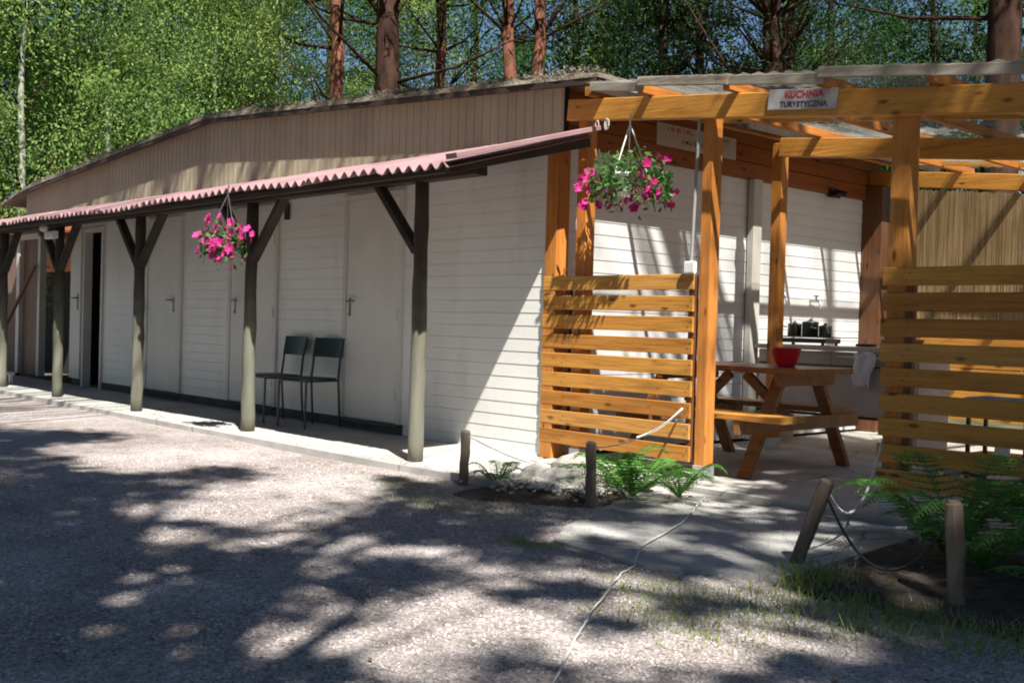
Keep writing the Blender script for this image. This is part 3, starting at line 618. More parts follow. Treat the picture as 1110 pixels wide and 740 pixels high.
s = MB(); marks(s, 7.30, 7.62, 2.545, .032); marks(s, 7.83, 7.93, 2.63, .028); s.build('dark_marks', DINK, ws)

# junction box, cable, rope coil, hook
jb = thing('junction_box', 'white junction box with a grey cable on the post beside the pergola opening', 'junction box', (-4.55, 5.80, 1.40))
s = MB(); s.box(-4.60, 5.775, 1.365, -4.525, 5.812, 1.445, .008); s.build('box', WHITEP, jb)
s = MB(); s.tube([(-4.562, 5.80, 1.44), (-4.558, 5.815, 1.9), (-4.552, 5.83, 2.38)], .011, 8); s.build('cable', mat('grey cable', (.25, .25, .24), (.3, .3, .29), 5, rough=.5), jb)
s = MB()
for (dx, r1) in ((-.06, .036), (.03, .04), (.04, .035)):
    s.tube([(-5.36 + dx + r1 * .45 * math.cos(t), 5.77 + .004 * dx, 2.43 + r1 * math.sin(t)) for t in np.linspace(0, 6.283, 18)], .004, 6, False)
tag(s.build('rope_coil', ROPE, smooth=True), 'small coil of white rope hanging from the pergola beam', 'rope')

# ------------------------------------------------------------------ hanging baskets
def petunia(P, nrm, r_, hb, m):
    """five lobed flower as one small fan"""
    n_ = Vector(nrm).normalized(); a = n_.cross(Vector((.3, .2, 1))).normalized(); b = n_.cross(a); P = Vector(P)
    vs = [P - n_ * r_ * .25]; k = 20
    for i in range(k):
        t = 2 * math.pi * i / k; rr_ = r_ * (1 + .13 * math.cos(5 * t)); vs.append(P + (a * math.cos(t) + b * math.sin(t)) * rr_ + n_ * r_ * .12 * math.cos(10 * t))
    MB().add(vs, [(0, 1 + i, 1 + (i + 1) % k) for i in range(k)]).build('flower', m, hb)
def basket(name, label, hook, c, rx_, rz_, nf, mats, nleaf, seed, sides, potm=None, ropem=None):
    rr = random.Random(seed); hb = thing(name, label, 'hanging basket', c, 'hanging flower baskets')
    s = MB(); s.lathe([(0, -.10), (.08, -.10), (.125, .03), (.135, .035), (.135, .05), (.12, .05), (.11, .02), (0, .01)], c, 20); s.build('pot', potm or WHITEP, hb, smooth=True)
    s = MB(); h = Vector(hook)
    for t in (0.3, 2.4, 4.5): s.tube([(c[0] + .128 * math.cos(t), c[1] + .128 * math.sin(t), c[2] + .045), h], .005, 6)
    s.tube([h, h + Vector((0, 0, .05)), h + Vector((.015, 0, .07))], .006, 6); s.build('hanger', ropem or ROPE, hb)
    n = nleaf; th = rng.uniform(0, 2 * np.pi, n); r_ = np.sqrt(rng.uniform(.05, 1, n)) * rx_; zz = rng.normal(0, 1, n) * rz_ * .38 * (1 - .3 * r_ / rx_) - .35 * rz_ * (r_ / rx_) ** 2 + .05
    P = np.stack([c[0] + r_ * np.cos(th), c[1] + r_ * np.sin(th) * .7, c[2] + zz], 1); A, B = rand_axes(n, .024, .4, .5); quads('foliage', P, A, B, PLANTG, hb)
    s = MB()
    for i in range(9):
        t = rr.uniform(0, 6.28); r1 = rx_ * rr.uniform(.5, .95); s.tube([(c[0], c[1], c[2] + .04), (c[0] + .6 * r1 * math.cos(t), c[1] + .5 * r1 * math.sin(t), c[2] + .08), (c[0] + r1 * math.cos(t), c[1] + .7 * r1 * math.sin(t), c[2] - rz_ * rr.uniform(.2, .8))], .004, 5)
    s.build('stems', PLANTG, hb)
    for i in range(nf):
        sx = rr.choice(sides); x = c[0] + sx[0] + rr.gauss(0, sx[2]); z = c[2] + sx[1] + rr.gauss(0, sx[3]); y = c[1] - rr.uniform(.0, .16) + .2 * (rr.random() < .25)
        petunia((x, y, z), (rr.gauss(.1, .5), -1, rr.gauss(.3, .4)), rr.uniform(.026, .042) * (1 if rx_ < .3 else .85), hb, mats[0 if rr.random() < sx[4] else 1])
basket('flower_basket', 'bright pink petunias in a basket hanging from the veranda canopy', (-8.28, 4.42, 2.0), (-8.27, 4.38, 1.60), .24, .24, 75, (PINKP, MAGP), 420, 4,
       [(-.14, -.03, .06, .05, 1), (.02, .14, .05, .04, .95), (.12, -.06, .06, .06, .95), (-.02, -.04, .07, .05, .8), (.16, .02, .03, .05, .8)], BLACK, ROPED)
basket('flower_basket', 'wide trailing basket of magenta petunias hanging under the pergola beam', (-5.08, 5.74, 2.40), (-5.05, 5.72, 2.00), .33, .26, 58, (PINKP, MAGP), 1150, 8,
       [(-.30, .03, .035, .045, .99), (-.29, .03, .035, .045, .99), (-.26, -.12, .05, .03, .6), (.25, -.08, .05, .05, .08), (-.08, -.10, .08, .05, .03), (.08, -.10, .06, .05, .1), (.2, .10, .06, .03, .03), (.29, .0, .03, .05, .1)])

# ------------------------------------------------------------------ chairs
def chair(x, y, rz, label):
    t_ = thing('stacking_chair', label, 'chair', (0, 0, 0), 'green backed metal chairs on the veranda')
    def P(px, py, pz): return (px, py, pz)
    for sx in (-1, 1):
        MB().tube([(sx * .19, -.20, 0), (sx * .19, -.19, .44)], .011, 8).build('leg', METAL, t_)
        MB().tube([(sx * .19, .22, 0), (sx * .19, .19, .44), (sx * .185, .21, .62), (sx * .18, .245, .80)], .011, 8).build('leg', METAL, t_)
    s = MB(); s.tube([(-.19, -.19, .43), (.19, -.19, .43)], .01, 6); s.tube([(-.19, .19, .43), (.19, .19, .43)], .01, 6)
    for sx in (-1, 1): s.tube([(sx * .19, -.19, .43), (sx * .19, .19, .43)], .01, 6)
    s.build('seat_frame', METAL, t_)
    s = MB(); s.box(-.19, -.20, .442, .19, .17, .456, .004); s.build('seat', DGREEN, t_)
    s = MB(); vs = []
    for j in range(2):
        for i in range(9):
            u_ = -1 + i / 4; vs.append((u_ * .2, .205 + .03 * j + .025 * (1 - u_ * u_), .64 + .18 * j)); vs.append((u_ * .2, .219 + .03 * j + .025 * (1 - u_ * u_), .64 + .18 * j))
    fs = []
    for i in range(8):
        a = 2 * i; fs += [(a, a + 2, 18 + a + 2, 18 + a), (a + 1, 18 + a + 1, 18 + a + 3, a + 3), (a, a + 1, a + 3, a + 2), (18 + a, 18 + a + 2, 18 + a + 3, 18 + a + 1)]
    fs += [(0, 18, 19, 1), (16, 17, 35, 34)]; s.add(vs, fs); s.build('backrest', DGREEN, t_)
    t_.location = (x, y, .0); t_.rotation_euler = (0, 0, rz); return t_
chair(-8.76, 5.54, R(8), 'green backed metal chair nearer the closed door with the lever handle')
chair(-9.38, 5.535, R(-2), 'green backed metal chair farther left, half behind the other chair and post')

# ------------------------------------------------------------------ stakes and ropes
def stake(base, top, label, r_=.032):
    rr = random.Random(int(abs(base[0]) * 100)); b = Vector(base); t_ = Vector(top); pts = [b.lerp(t_, i / 6) + Vector((rr.uniform(-.003, .003), rr.uniform(-.003, .003), 0)) for i in range(7)]
    return tag(MB().tube(pts + [t_ + (t_ - b).normalized() * .012], [r_ * rr.uniform(.93, 1.05) for _ in pts] + [r_ * .6], 9).build('stake', STAKE, smooth=False), label, 'stake', 'short stakes carrying the rope')
stake((-5.41, 4.60, -.12), (-5.40, 4.60, .30), 'short weathered stake at the corner of the veranda slab')
stake((-4.35, 4.67, -.12), (-4.35, 4.66, .325), 'short dark stake in front of the sunlit slatted screen')
stake((-2.76, 4.28, -.12), (-2.62, 4.34, .34), 'leaning stake at the right edge of the concrete path', .034)
stake((-1.91, 4.12, -.12), (-1.93, 4.10, .36), 'upright stake farthest right, in front of the dark ferns', .034)
def hang(a, b, sag_, r_=.006, n=18): 
    a = Vector(a); b = Vector(b); return [a.lerp(b, i / n) - Vector((0, 0, sag_ * 4 * (i / n) * (1 - i / n))) for i in range(n + 1)]
def rope(pts, label, m=ROPE, r_=.006): return tag(MB().tube(pts, r_, 6).build('rope', m, smooth=True), label, 'rope')
rope(hang((-5.39, 4.60, .28), (-5.15, 5.2, .04), .03), 'white rope drooping from the veranda corner stake to the stones', r_=.005)
rope(hang((-4.34, 4.67, .30), (-4.60, 5.80, .46), .06) , 'dark thin rope from the middle stake up to the slatted screen', ROPED, .0035)
rope(hang((-4.60, 5.35, .30), (-4.60, 5.80, .47), .03), 'frayed white rope end tied on the sunlit slatted screen', r_=.008)
rope(hang((-2.63, 4.35, .31), (-3.16, 5.80, .40), .24), 'pale rope sagging from the leaning stake to the brown screen', r_=.007)
rope(hang((-2.62, 4.33, .29), (-1.93, 4.11, .33), .28), 'dark rope sagging between the leaning stake and the rightmost stake', ROPED, .006)
rope([(-3.05, 5.05, -.012), (-2.95, 5.2, -.012), (-2.85, 5.36, -.01), (-2.80, 5.42, -.008)], 'short white rope end lying on the path below the brown screen', r_=.012)
gp = [(-2.05, 1.95), (-2.2, 2.2), (-2.36, 2.42), (-2.52, 2.65), (-2.6, 2.78), (-2.64, 2.84), (-2.72, 2.93), (-2.84, 3.12), (-2.98, 3.34), (-3.07, 3.5), (-3.13, 3.66), (-3.22, 3.78), (-3.36, 3.96), (-3.5, 4.3), (-3.66, 4.66), (-3.9, 5.08), (-4.2, 5.6)]
pp = []
for i in range(len(gp) - 1):
    for k_ in range(4):
        f_ = k_ / 4; x = gp[i][0] * (1 - f_) + gp[i + 1][0] * f_; y = gp[i][1] * (1 - f_) + gp[i + 1][1] * f_
        pp.append((x + .010 * math.sin(i * 1.1 + k_ * .27), y, (-.036 if y < 3.7 else -.018) + .004 * math.sin(i + k_)))
rope(pp, 'long pale rope lying across the gravel and the concrete path', r_=.0042)

# ------------------------------------------------------------------ ferns, stones, grass
def fern(c, size, nfr, label, seed, m=FERNG, flat=.0):
    rr = random.Random(seed); t_ = thing('fern', label, 'fern', c, 'ferns along the pergola'); P = []; A = []; B = []; st = MB()
    for i in range(nfr):
        th = 2 * math.pi * i / nfr + rr.uniform(-.3, .3); Ln = size * rr.uniform(.75, 1.15); d = Vector((math.cos(th), math.sin(th), 0)); sd = Vector((-d.y, d.x, 0)); rise = Ln * rr.uniform(.35, .7) * (1 - flat)
        pts = []
        for k_ in range(25):
            f_ = k_ / 24; pts.append(Vector(c) + d * Ln * (f_ ** .9) + Vector((0, 0, rise * math.sin(f_ * math.pi * .72) * 1.1 - flat * .0)) + sd * .06 * Ln * math.sin(f_ * 3 + i))
        st.tube(pts[::3], [.004 * (1 - .8 * q / 8) + .0008 for q in range(9)], 5)
        for k_ in range(2, 25):
            f_ = k_ / 24; wl = Ln * .30 * math.sin(math.pi * min(1, f_ * .93 + .06)) ** .8 * (1 - .35 * f_); tan = (pts[k_] - pts[k_ - 1]).normalized()
            for sg_ in (-1, 1):
                dirn = (sd * sg_ + tan * .45 + Vector((0, 0, -.25))).normalized()
                for q in range(5):                                   # leaflet built of small pinnules
                    ctr = pts[k_] + dirn * wl * (q + .6) / 5; P.append(ctr); A.append(dirn * wl * .13 + tan * .002); B.append(tan * Ln * .022 * (1 - q / 6.5) + Vector((0, 0, rr.uniform(-.003, .003))))
    st.build('stems', m, t_)
    quads('fronds', np.array([tuple(p) for p in P]), np.array([tuple(p) for p in A]), np.array([tuple(p) for p in B]), m, t_); return t_
fern((-5.25, 4.74, -.04), .24, 9, 'small fern beside the stones at the veranda corner', 1)
fern((-4.30, 4.98, .0), .42, 11, 'bright fern behind the middle stake below the slatted screen', 2)
fern((-4.12, 5.18, .0), .30, 10, 'bright fern nearest the pergola opening below the slatted screen', 3)
fern((-4.55, 5.10, .0), .34, 9, 'low fern behind the stones below the slatted screen', 4)
fern((-2.35, 4.95, .0), .52, 13, 'large arching fern at the path edge by the leaning stake', 5)
fern((-1.98, 5.25, .0), .50, 12, 'fern under the middle of the brown slatted screen', 6)
fern((-1.62, 4.62, .0), .52, 13, 'dense dark fern right of the rightmost stake', 7)
fern((-1.35, 4.20, -.02), .42, 11, 'low fern at the right edge in front of the dark ones', 8)
fern((-2.05, 4.62, .02), .40, 11, 'dark fern just behind the rightmost stake', 9)
def stone(c, s_, label, seed):
    rr = random.Random(seed); m = MB(); v = []
    for p in ico_v: v.append(p)
    fs = [tuple(f_) for f_ in ico_f]; nv = list(map(lambda q: Vector(q), v)); cache = {}; nf = []
    for a, b, c_ in fs:
        def mid(i, j):
            k_ = (min(i, j), max(i, j))
            if k_ not in cache: cache[k_] = len(nv); nv.append(((nv[i] + nv[j]) / 2).normalized())
            return cache[k_]
        x, y, z = mid(a, b), mid(b, c_), mid(c_, a); nf += [(a, x, z), (x, b, y), (z, y, c_), (x, y, z)]
    vs = [(c[0] + q.x * s_[0] * rr.uniform(.85, 1.15), c[1] + q.y * s_[1] * rr.uniform(.85, 1.15), c[2] + q.z * s_[2] * rr.uniform(.8, 1.15)) for q in nv]
    m.add(vs, nf); return tag(m.build('stone', ROCK), label, 'stone', 'pale stones by the veranda corner')
for i, (c, s_) in enumerate((((-5.02, 5.25, .05), (.20, .13, .11)), ((-4.76, 5.17, .05), (.20, .13, .10)), ((-4.90, 4.98, .02), (.18, .11, .08)), ((-4.64, 4.95, .01), (.13, .10, .07)), ((-5.17, 5.04, .02), (.13, .10, .08)), ((-4.55, 5.32, .04), (.13, .10, .08)))):
    stone(c, s_, ['largest pale stone at the back of the pile against the slatted screen', 'wide flat stone in the middle of the pile', 'pale stone at the front of the pile', 'small stone at the front right of the pile beside the middle stake', 'stone at the left end of the pile nearest the veranda', 'stone at the right end of the pile under the ferns'][i], i)
P = []; n = 1500
cx_ = rng.normal(-4.9, .22, n); cy_ = rng.normal(5.0, .16, n); zz = .03 * np.exp(-((cx_ + 4.9) ** 2 + (cy_ - 5) ** 2) / .2) - .01
o = pebbles('rubble', np.stack([cx_, cy_, zz], 1), rng.uniform(.006, .022, n), ROCK); struct(o, 'stuff')
def blades(name, spots, n, hmin, hmax, m, wd=.0035):
    V = []; 
    P0 = []; 
    ii = rng.integers(0, len(spots), n); S = np.array(spots)[ii]
    x = S[:, 0] + rng.normal(0, 1, n) * S[:, 2]; y = S[:, 1] + rng.normal(0, 1, n) * S[:, 3]; h = rng.uniform(hmin, hmax, n) * S[:, 4]
    lean = rng.normal(0, .45, (n, 2)) * h[:, None]; t = rng.uniform(0, np.pi, n)
    Pm = np.stack([x + lean[:, 0] * .5, y + lean[:, 1] * .5, -.055 + h / 2], 1); A = np.stack([lean[:, 0] * .5, lean[:, 1] * .5, h / 2], 1); B = np.stack([np.cos(t), np.sin(t), np.zeros(n)], 1) * wd
    return struct(quads(name, Pm, A, B, m), 'stuff')
blades('grass', [(-2.45, 4.05, .10, .10, 1.5), (-2.25, 3.85, .22, .12, .8), (-1.95, 3.75, .22, .14, 1.0), (-1.75, 3.60, .25, .12, .7), (-2.1, 3.55, .3, .14, .6), (-1.6, 3.85, .18, .12, .9), (-2.7, 3.4, .25, .15, .5), (-2.4, 3.1, .2, .1, .4)], 3000, .015, .08, GRASSG)
blades('grass', [(-5.3, 4.15, .30, .12, .6), (-4.9, 3.95, .25, .10, .6), (-5.75, 4.35, .2, .08, .6), (-3.75, 3.62, .10, .05, .9), (-4.5, 4.3, .2, .15, .6), (-2.45, 3.45, .3, .2, .45), (-2.9, 3.5, .25, .1, .4), (-5.05, 4.72, .12, .1, .9), (-3.6, 4.45, .05, .3, .5)], 2600, .012, .045, GRASSG)

n = 2600; q_ = rng.random(n); X = np.where(q_ < .6, rng.uniform(-13, -5.3, n), rng.uniform(-4.5, -2.7, n)); Y = np.where(q_ < .6, 4.66 + np.abs(rng.normal(0, .07, n)), rng.uniform(3.75, 5.5, n)); Z = np.where(q_ < .6, .003, -.027)
struct(pebbles('stray_gravel', np.stack([X, Y, Z], 1), rng.uniform(.002, .006, n), PEB), 'stuff')
# fallen leaves, twigs
n = 1500; d_ = rng.uniform(2.3, 9, n); a_ = AZ - np.arctan(rng.uniform(-580, 580, n) / F); X, Y = d_ * np.cos(a_), d_ * np.sin(a_); k = (Y < 5.4); X, Y = X[k], Y[k]; n = len(X)
A, B = rand_axes(n, .011, asp=.5); A[:, 2] *= .25; B[:, 2] *= .25
onslab = (Y > 4.62) & (X < -5.2); Z = np.where(onslab, .006, np.where((X > -4.6) & (Y > 3.7), .01, -.036))
struct(quads('fallen_leaves', np.stack([X, Y, Z], 1), A, B, mat('dry leaf', (.10, .06, .03), (.22, .15, .07), 9, rough=.9)), 'stuff')

# ------------------------------------------------------------------ far left shed
sh = thing('side_shed', 'dark brown open shed past the left end of the hut with an orange panel', 'shed', (-17.2, 6.6, 0))
s = MB(); s.box(-25, 7.6, -.1, -15.4, 7.68, 2.05); s.build('back_wall', INT, sh)
s = MB(); s.box(-25, 7.50, 1.72, -15.35, 7.56, 2.62, .004); s.build('orange_panel', TILE, sh)
s = MB(); s.box(-18.25, 6.20, .0, -17.5, 6.24, 2.12, .004); s.build('door', BRZ, sh)
s = MB(); s.box(-18.95, 6.16, -.05, -18.45, 6.24, 2.5, .004); s.build('board_wall', mat('shed boards', (.16, .10, .08), (.22, .14, .11), 5, stretch=(4, 1, .2), rough=.8), sh)
s = MB(); s.box(-17.48, 6.14, 0, -17.38, 6.24, 2.15, .004); s.box(-18.42, 6.14, 0, -18.28, 6.24, 2.15, .004); s.box(-18.28, 6.14, 2.12, -17.48, 6.24, 2.2, .003); s.build('door_post', FRAMEM, sh)
s = MB(); s.box(-19.3, 6.05, 2.2, -17.2, 6.30, 2.32, .004); s.box(-25, 6.0, 2.321, -18.6, 8.0, 2.36); s.build('roof_board', BRZ, sh)
tag(MB().beam((-17.95, 5.5, .02), (-17.45, 6.1, 1.7), .09, .03, .003).build('leaning_plank', mat('raw plank', (.28, .17, .10), (.36, .23, .15), 5, stretch=(1, 1, .2), rough=.8)), 'long brown plank leaning on the shed door at the far left', 'plank')
s = MB(); s.tube([(-16.9, 6.6, .25), (-16.1, 6.7, .75)], .012, 6); tag(s.build('metal_rod', GALV), 'thin pale rod propped inside the dark shed opening', 'rod')
s = MB(); s.box(-16.15, 4.95, .11, -15.75, 5.25, .15, .004)
for x in (-16.12, -15.80):
    for y in (4.98, 5.22): s.box(x - .02, y - .02, 0, x + .02, y + .02, .11)
tag(s.build('low_stool', WHITEP), 'low white stool beside the leftmost post on the veranda', 'stool')

# ------------------------------------------------------------------ trees
def branchy(rr, base, H, r_, lean=0.0, kink=.15):
    pts = []; rd = []; x, y = 0., 0.; k_ = 14
    for i in range(k_ + 1):
        f_ = i / k_; pts.append(Vector((x, y, H * f_))); rd.append(max(.01, r_ * (1 - .72 * f_) * (1.25 if i == 0 else 1))); x += rr.gauss(lean * H / k_, kink * H / k_ * .35); y += rr.gauss(0, kink * H / k_ * .35)
    return pts, rd
PROTO = {}
def proto(kind, seed, H, r_, z0, rad, nclus, per, leaf, m, bark, droop, csz=.5, bare=0, shape='egg', asp=.55):
    rr = random.Random(seed); t_ = bpy.data.objects.new({'birch': 'birch_tree', 'broad': 'leafy_tree', 'dark': 'spruce_tree', 'pine': 'pine_tree'}[kind], None); col.objects.link(t_)
    tr_ = MB(); br_ = MB(); pts, rd = branchy(rr, 0, H, r_); tr_.tube(pts, rd, 10)
    P = []
    for c in range(nclus):
        f_ = rr.random() ** .9; z = z0 + (H * 1.02 - z0) * f_
        env = {'egg': math.sin(math.pi * min(1, f_ * .8 + .17)) ** .7, 'cone': (1 - f_) ** .75 + .08, 'pine': math.sin(math.pi * min(1, f_ * .7 + .25))}[shape]
        th = rr.uniform(0, 6.283); q = rad * env * rr.uniform(.35, 1.0) ** .6
        i = min(len(pts) - 1, max(0, int(z / H * 14 - .8))); tp = pts[i]
        e = Vector((tp.x + q * math.cos(th), tp.y + q * math.sin(th), z + (-.10 * q if shape == 'cone' else 0)))
        if rr.random() < .6: br_.tube([tp, tp.lerp(e, .5) + Vector((0, 0, .12 * q)), e], [rd[i] * .25 + .006, .014, .005], 5)
        sz = csz * rr.choice((.45, .7, .9, 1.1, 1.5)); k_ = int(per * rr.uniform(.5, 1.4)); g = rng.normal(size=(k_, 3)) * np.array([sz, sz, sz * (.75 if kind != 'dark' else .35)])
        if kind == 'birch': g[:, 2] -= np.abs(rng.normal(size=k_)) * .5 * sz
        if kind == 'dark': g[:, 2] -= .35 * np.abs(g[:, 0] * math.cos(th) + g[:, 1] * math.sin(th))
        P.append(g + np.array(e)[None])
    for b in range(bare):
        z = rr.uniform(.28, .62) * H; i = int(z / H * 14); tp = pts[i]; th = rr.uniform(0, 6.28); Lb = rr.uniform(1.2, 3.2); d = Vector((math.cos(th), math.sin(th), rr.uniform(.15, .8)))
        mid = tp + d * Lb * .5 + Vector((0, 0, -.15)); e = tp + d * Lb; br_.tube([tp, mid, e], [.045, .03, .008], 6)
        for q in range(3): 
            s0 = tp.lerp(e, .4 + .2 * q); br_.tube([s0, s0 + Vector((rr.gauss(0, .5), rr.gauss(0, .5), rr.uniform(-.1, .6)))], [.014, .004], 4)
    P = np.concatenate(P); A, B = rand_axes(len(P), leaf, droop, asp)
    to = tr_.build('trunk', bark, t_, smooth=True); br_.build('branches', BARKD, to, smooth=True); quads('crown', P, A, B, m, t_)
    return t_
NEXT = {}
def place(key, px, dist, label, cat, group, s_=1.0, rz=None, z=-.12):
    a = AZ - math.atan((px - 555) / F); loc = (dist * math.cos(a), dist * math.sin(a), z); rz = random.uniform(0, 6.28) if rz is None else rz
    pr = PROTO[key]
    if key not in NEXT:
        NEXT[key] = 1; pr.location = loc; pr.rotation_euler = (0, 0, rz); pr.scale = (s_,) * 3; tag(pr, label, cat, group); return pr
    c = copy_tree(pr, loc, rz, label, s_); c['category'] = cat; c['group'] = group; return c
PROTO['birchA'] = proto('birch', 1, 12, .085, 1.5, 2.5, 100, 620, .034, LBIR, BARKB, .9, .54)
PROTO['birchB'] = proto('birch', 2, 11, .075, 1.2, 2.2, 90, 620, .034, LBIR, BARKB, .9, .5)
PROTO['broadA'] = proto('broad', 3, 11, .2, 1.0, 2.9, 88, 480, .042, LBRO, BARKD, .3, .5)
PROTO['broadB'] = proto('broad', 4, 12, .2, 2.0, 2.7, 62, 480, .042, LBRO, BARKD, .3, .5)
PROTO['sprA'] = proto('dark', 5, 14, .2, 1.0, 2.6, 170, 85, .085, LDRK, BARKD, .5, .55, shape='cone', asp=.35)
PROTO['sprB'] = proto('dark', 6, 13, .2, 1.5, 2.4, 140, 80, .085, LDRK, BARKD, .5, .55, shape='cone', asp=.35)
PROTO['pineA'] = proto('pine', 7, 17, .24, 9.5, 2.6, 60, 120, .10, LPIN, BARKP, .0, .5, bare=10, shape='pine', asp=.18)
PROTO['pineB'] = proto('pine', 8, 16, .20, 8.0, 2.4, 60, 120, .10, LPIN, BARKP, .0, .5, bare=12, shape='pine', asp=.18)
PROTO['pineD'] = proto('pine', 9, 17, .34, 8.5, 3.0, 80, 120, .10, LPIN, BARKD, .0, .5, bare=8, shape='pine', asp=.18)
G1 = 'trees of the wood behind the hut'
T = [('birchA', 20, 24, 1.0, 'pale green birch at the far left edge above the canopy end'), ('broadA', -10, 33, 1.1, 'green tree behind the leftmost birch'), ('broadA', 175, 34, 1.0, 'green tree standing behind the bright birch over the left roof slope'), ('birchB', 105, 25, 1.05, 'birch with a thin white trunk left of the gable'),
     ('broadA', 60, 29, 1.0, 'bushy green tree between the two leftmost birches'), ('birchA', 165, 27, .95, 'bright green birch above the left slope of the roof'),
     ('broadA', 205, 32, 1.05, 'mid green tree behind the left slope of the roof'), ('birchB', 240, 26, .95, 'birch with a pale trunk above the bend in the roof edge'),
     ('birchA', 300, 30, .95, 'loose birch between the roof bend and the orange pine'), ('broadB', 345, 34, 1.0, 'deep green tree just left of the orange pine'),
     ('pineB', 368, 24, 1.0, 'slim pine with bright orange bark and bare dark branches'), ('pineD', 411, 23.5, 1.0, 'thick dark pine trunk second from the left'),
     ('birchB', 440, 33, 1.0, 'light leafed birch between the thick dark pine and the forked one'), ('pineB', 465, 27, .95, 'short branched pine with rusty trunk in the middle of the wood'),
     ('broadB', 505, 33, 1.0, 'green tree behind the middle of the roof'), ('pineA', 545, 25, .9, 'left one of the close pair of reddish pines'),
     ('pineA', 576, 25.5, .9, 'right one of the close pair of reddish pines'), ('sprB', 610, 30, .95, 'dark spruce right of the pair of pines'),
     ('birchB', 660, 29, .9, 'thin birch with white trunk above the hut corner'), ('sprA', 700, 27, 1.0, 'dark spruce above the hanging basket'),
     ('sprB', 755, 29, 1.0, 'dark spruce above the pergola sign'), ('sprA', 735, 35, 1.0, 'spruce standing back between two nearer spruces'),
     ('pineD', 826, 24, .9, 'dark trunk above the right end of the sign'), ('pineD', 846, 25, .75, 'thinner dark trunk close beside another above the sign'),
     ('broadB', 885, 30, .95, 'open leafy tree with blue sky through it, right of the sign'), ('broadA', 950, 36, .95, 'green tree above the right part of the pergola'),
     ('sprB', 1000, 31, .9, 'spruce standing back above the right of the pergola'), ('pineD', 1080, 21, 1.1, 'broad dark trunk at the right edge above the pergola'),
     ('sprA', 1120, 27, 1.0, 'dark spruce at the right edge of the wood'), ('birchB', 915, 33, .85, 'pale thin birch above the pergola beam right of the sign'),
     ('broadA', -40, 27, 1.0, 'green tree just outside the left edge'), ('broadA', 130, 36, 1.2, 'tall green tree far back between the birches'),
     ('sprB', 400, 38, 1.0, 'distant spruce behind the thick dark pine'), ('sprA', 640, 38, 1.0, 'distant spruce behind the pair of pines'),
     ('broadA', 560, 40, 1.0, 'distant green tree between the pair of pines'), ('sprA', 850, 38, 1.0, 'distant spruce behind the dark trunks above the sign'),
     ('broadA', 290, 40, 1.1, 'distant green tree behind the loose birch'), ('broadB', 1050, 38, 1.0, 'distant tree left of the broad dark trunk')]
for key, px, d, s_, lb in T:
    cat = {'b': 'tree', 's': 'spruce', 'p': 'pine'}[key[0]] if not key.startswith('birch') else 'birch'
    place(key, px, d, lb, cat, G1, s_)
for q in range(30):
    a = R(-178 + 272 * (q + .5) / 30 + random.uniform(-3, 3)) ; dd = random.uniform(15, 20)
    if -1.0 < a < .2: dd = random.uniform(18, 22)
    c = copy_tree(PROTO[('broadA', 'sprA', 'broadB', 'sprB')[q % 4]], (dd * math.cos(a), dd * math.sin(a), -.12), random.uniform(0, 6), 'tree of the wood all round the clearing, behind the viewer'); c['group'] = 'wood behind the viewer'; c['category'] = 'tree'
# far wood behind everything, one mass
Pn = []
for c in range(760):
    px = random.uniform(-350, 1500)
    if px > 430 and random.random() < .68: continue
    d = random.uniform(46, 62); a = AZ - math.atan((px - 555) / F); z = random.uniform(0, 1) ** 1.2 * (9.5 if px < 430 else 13.5)
    k_ = 30; Pn.append(rng.normal(size=(k_ * 3, 3)) * np.array([1.1, 1.1, .9]) + np.array([d * math.cos(a), d * math.sin(a), z]))
Pn = np.concatenate(Pn); Pn = Pn[Pn[:, 2] > -.1]; A, B = rand_axes(len(Pn), .17, .2, .6)
struct(quads('distant_wood', Pn, A, B, LBRO), 'stuff')

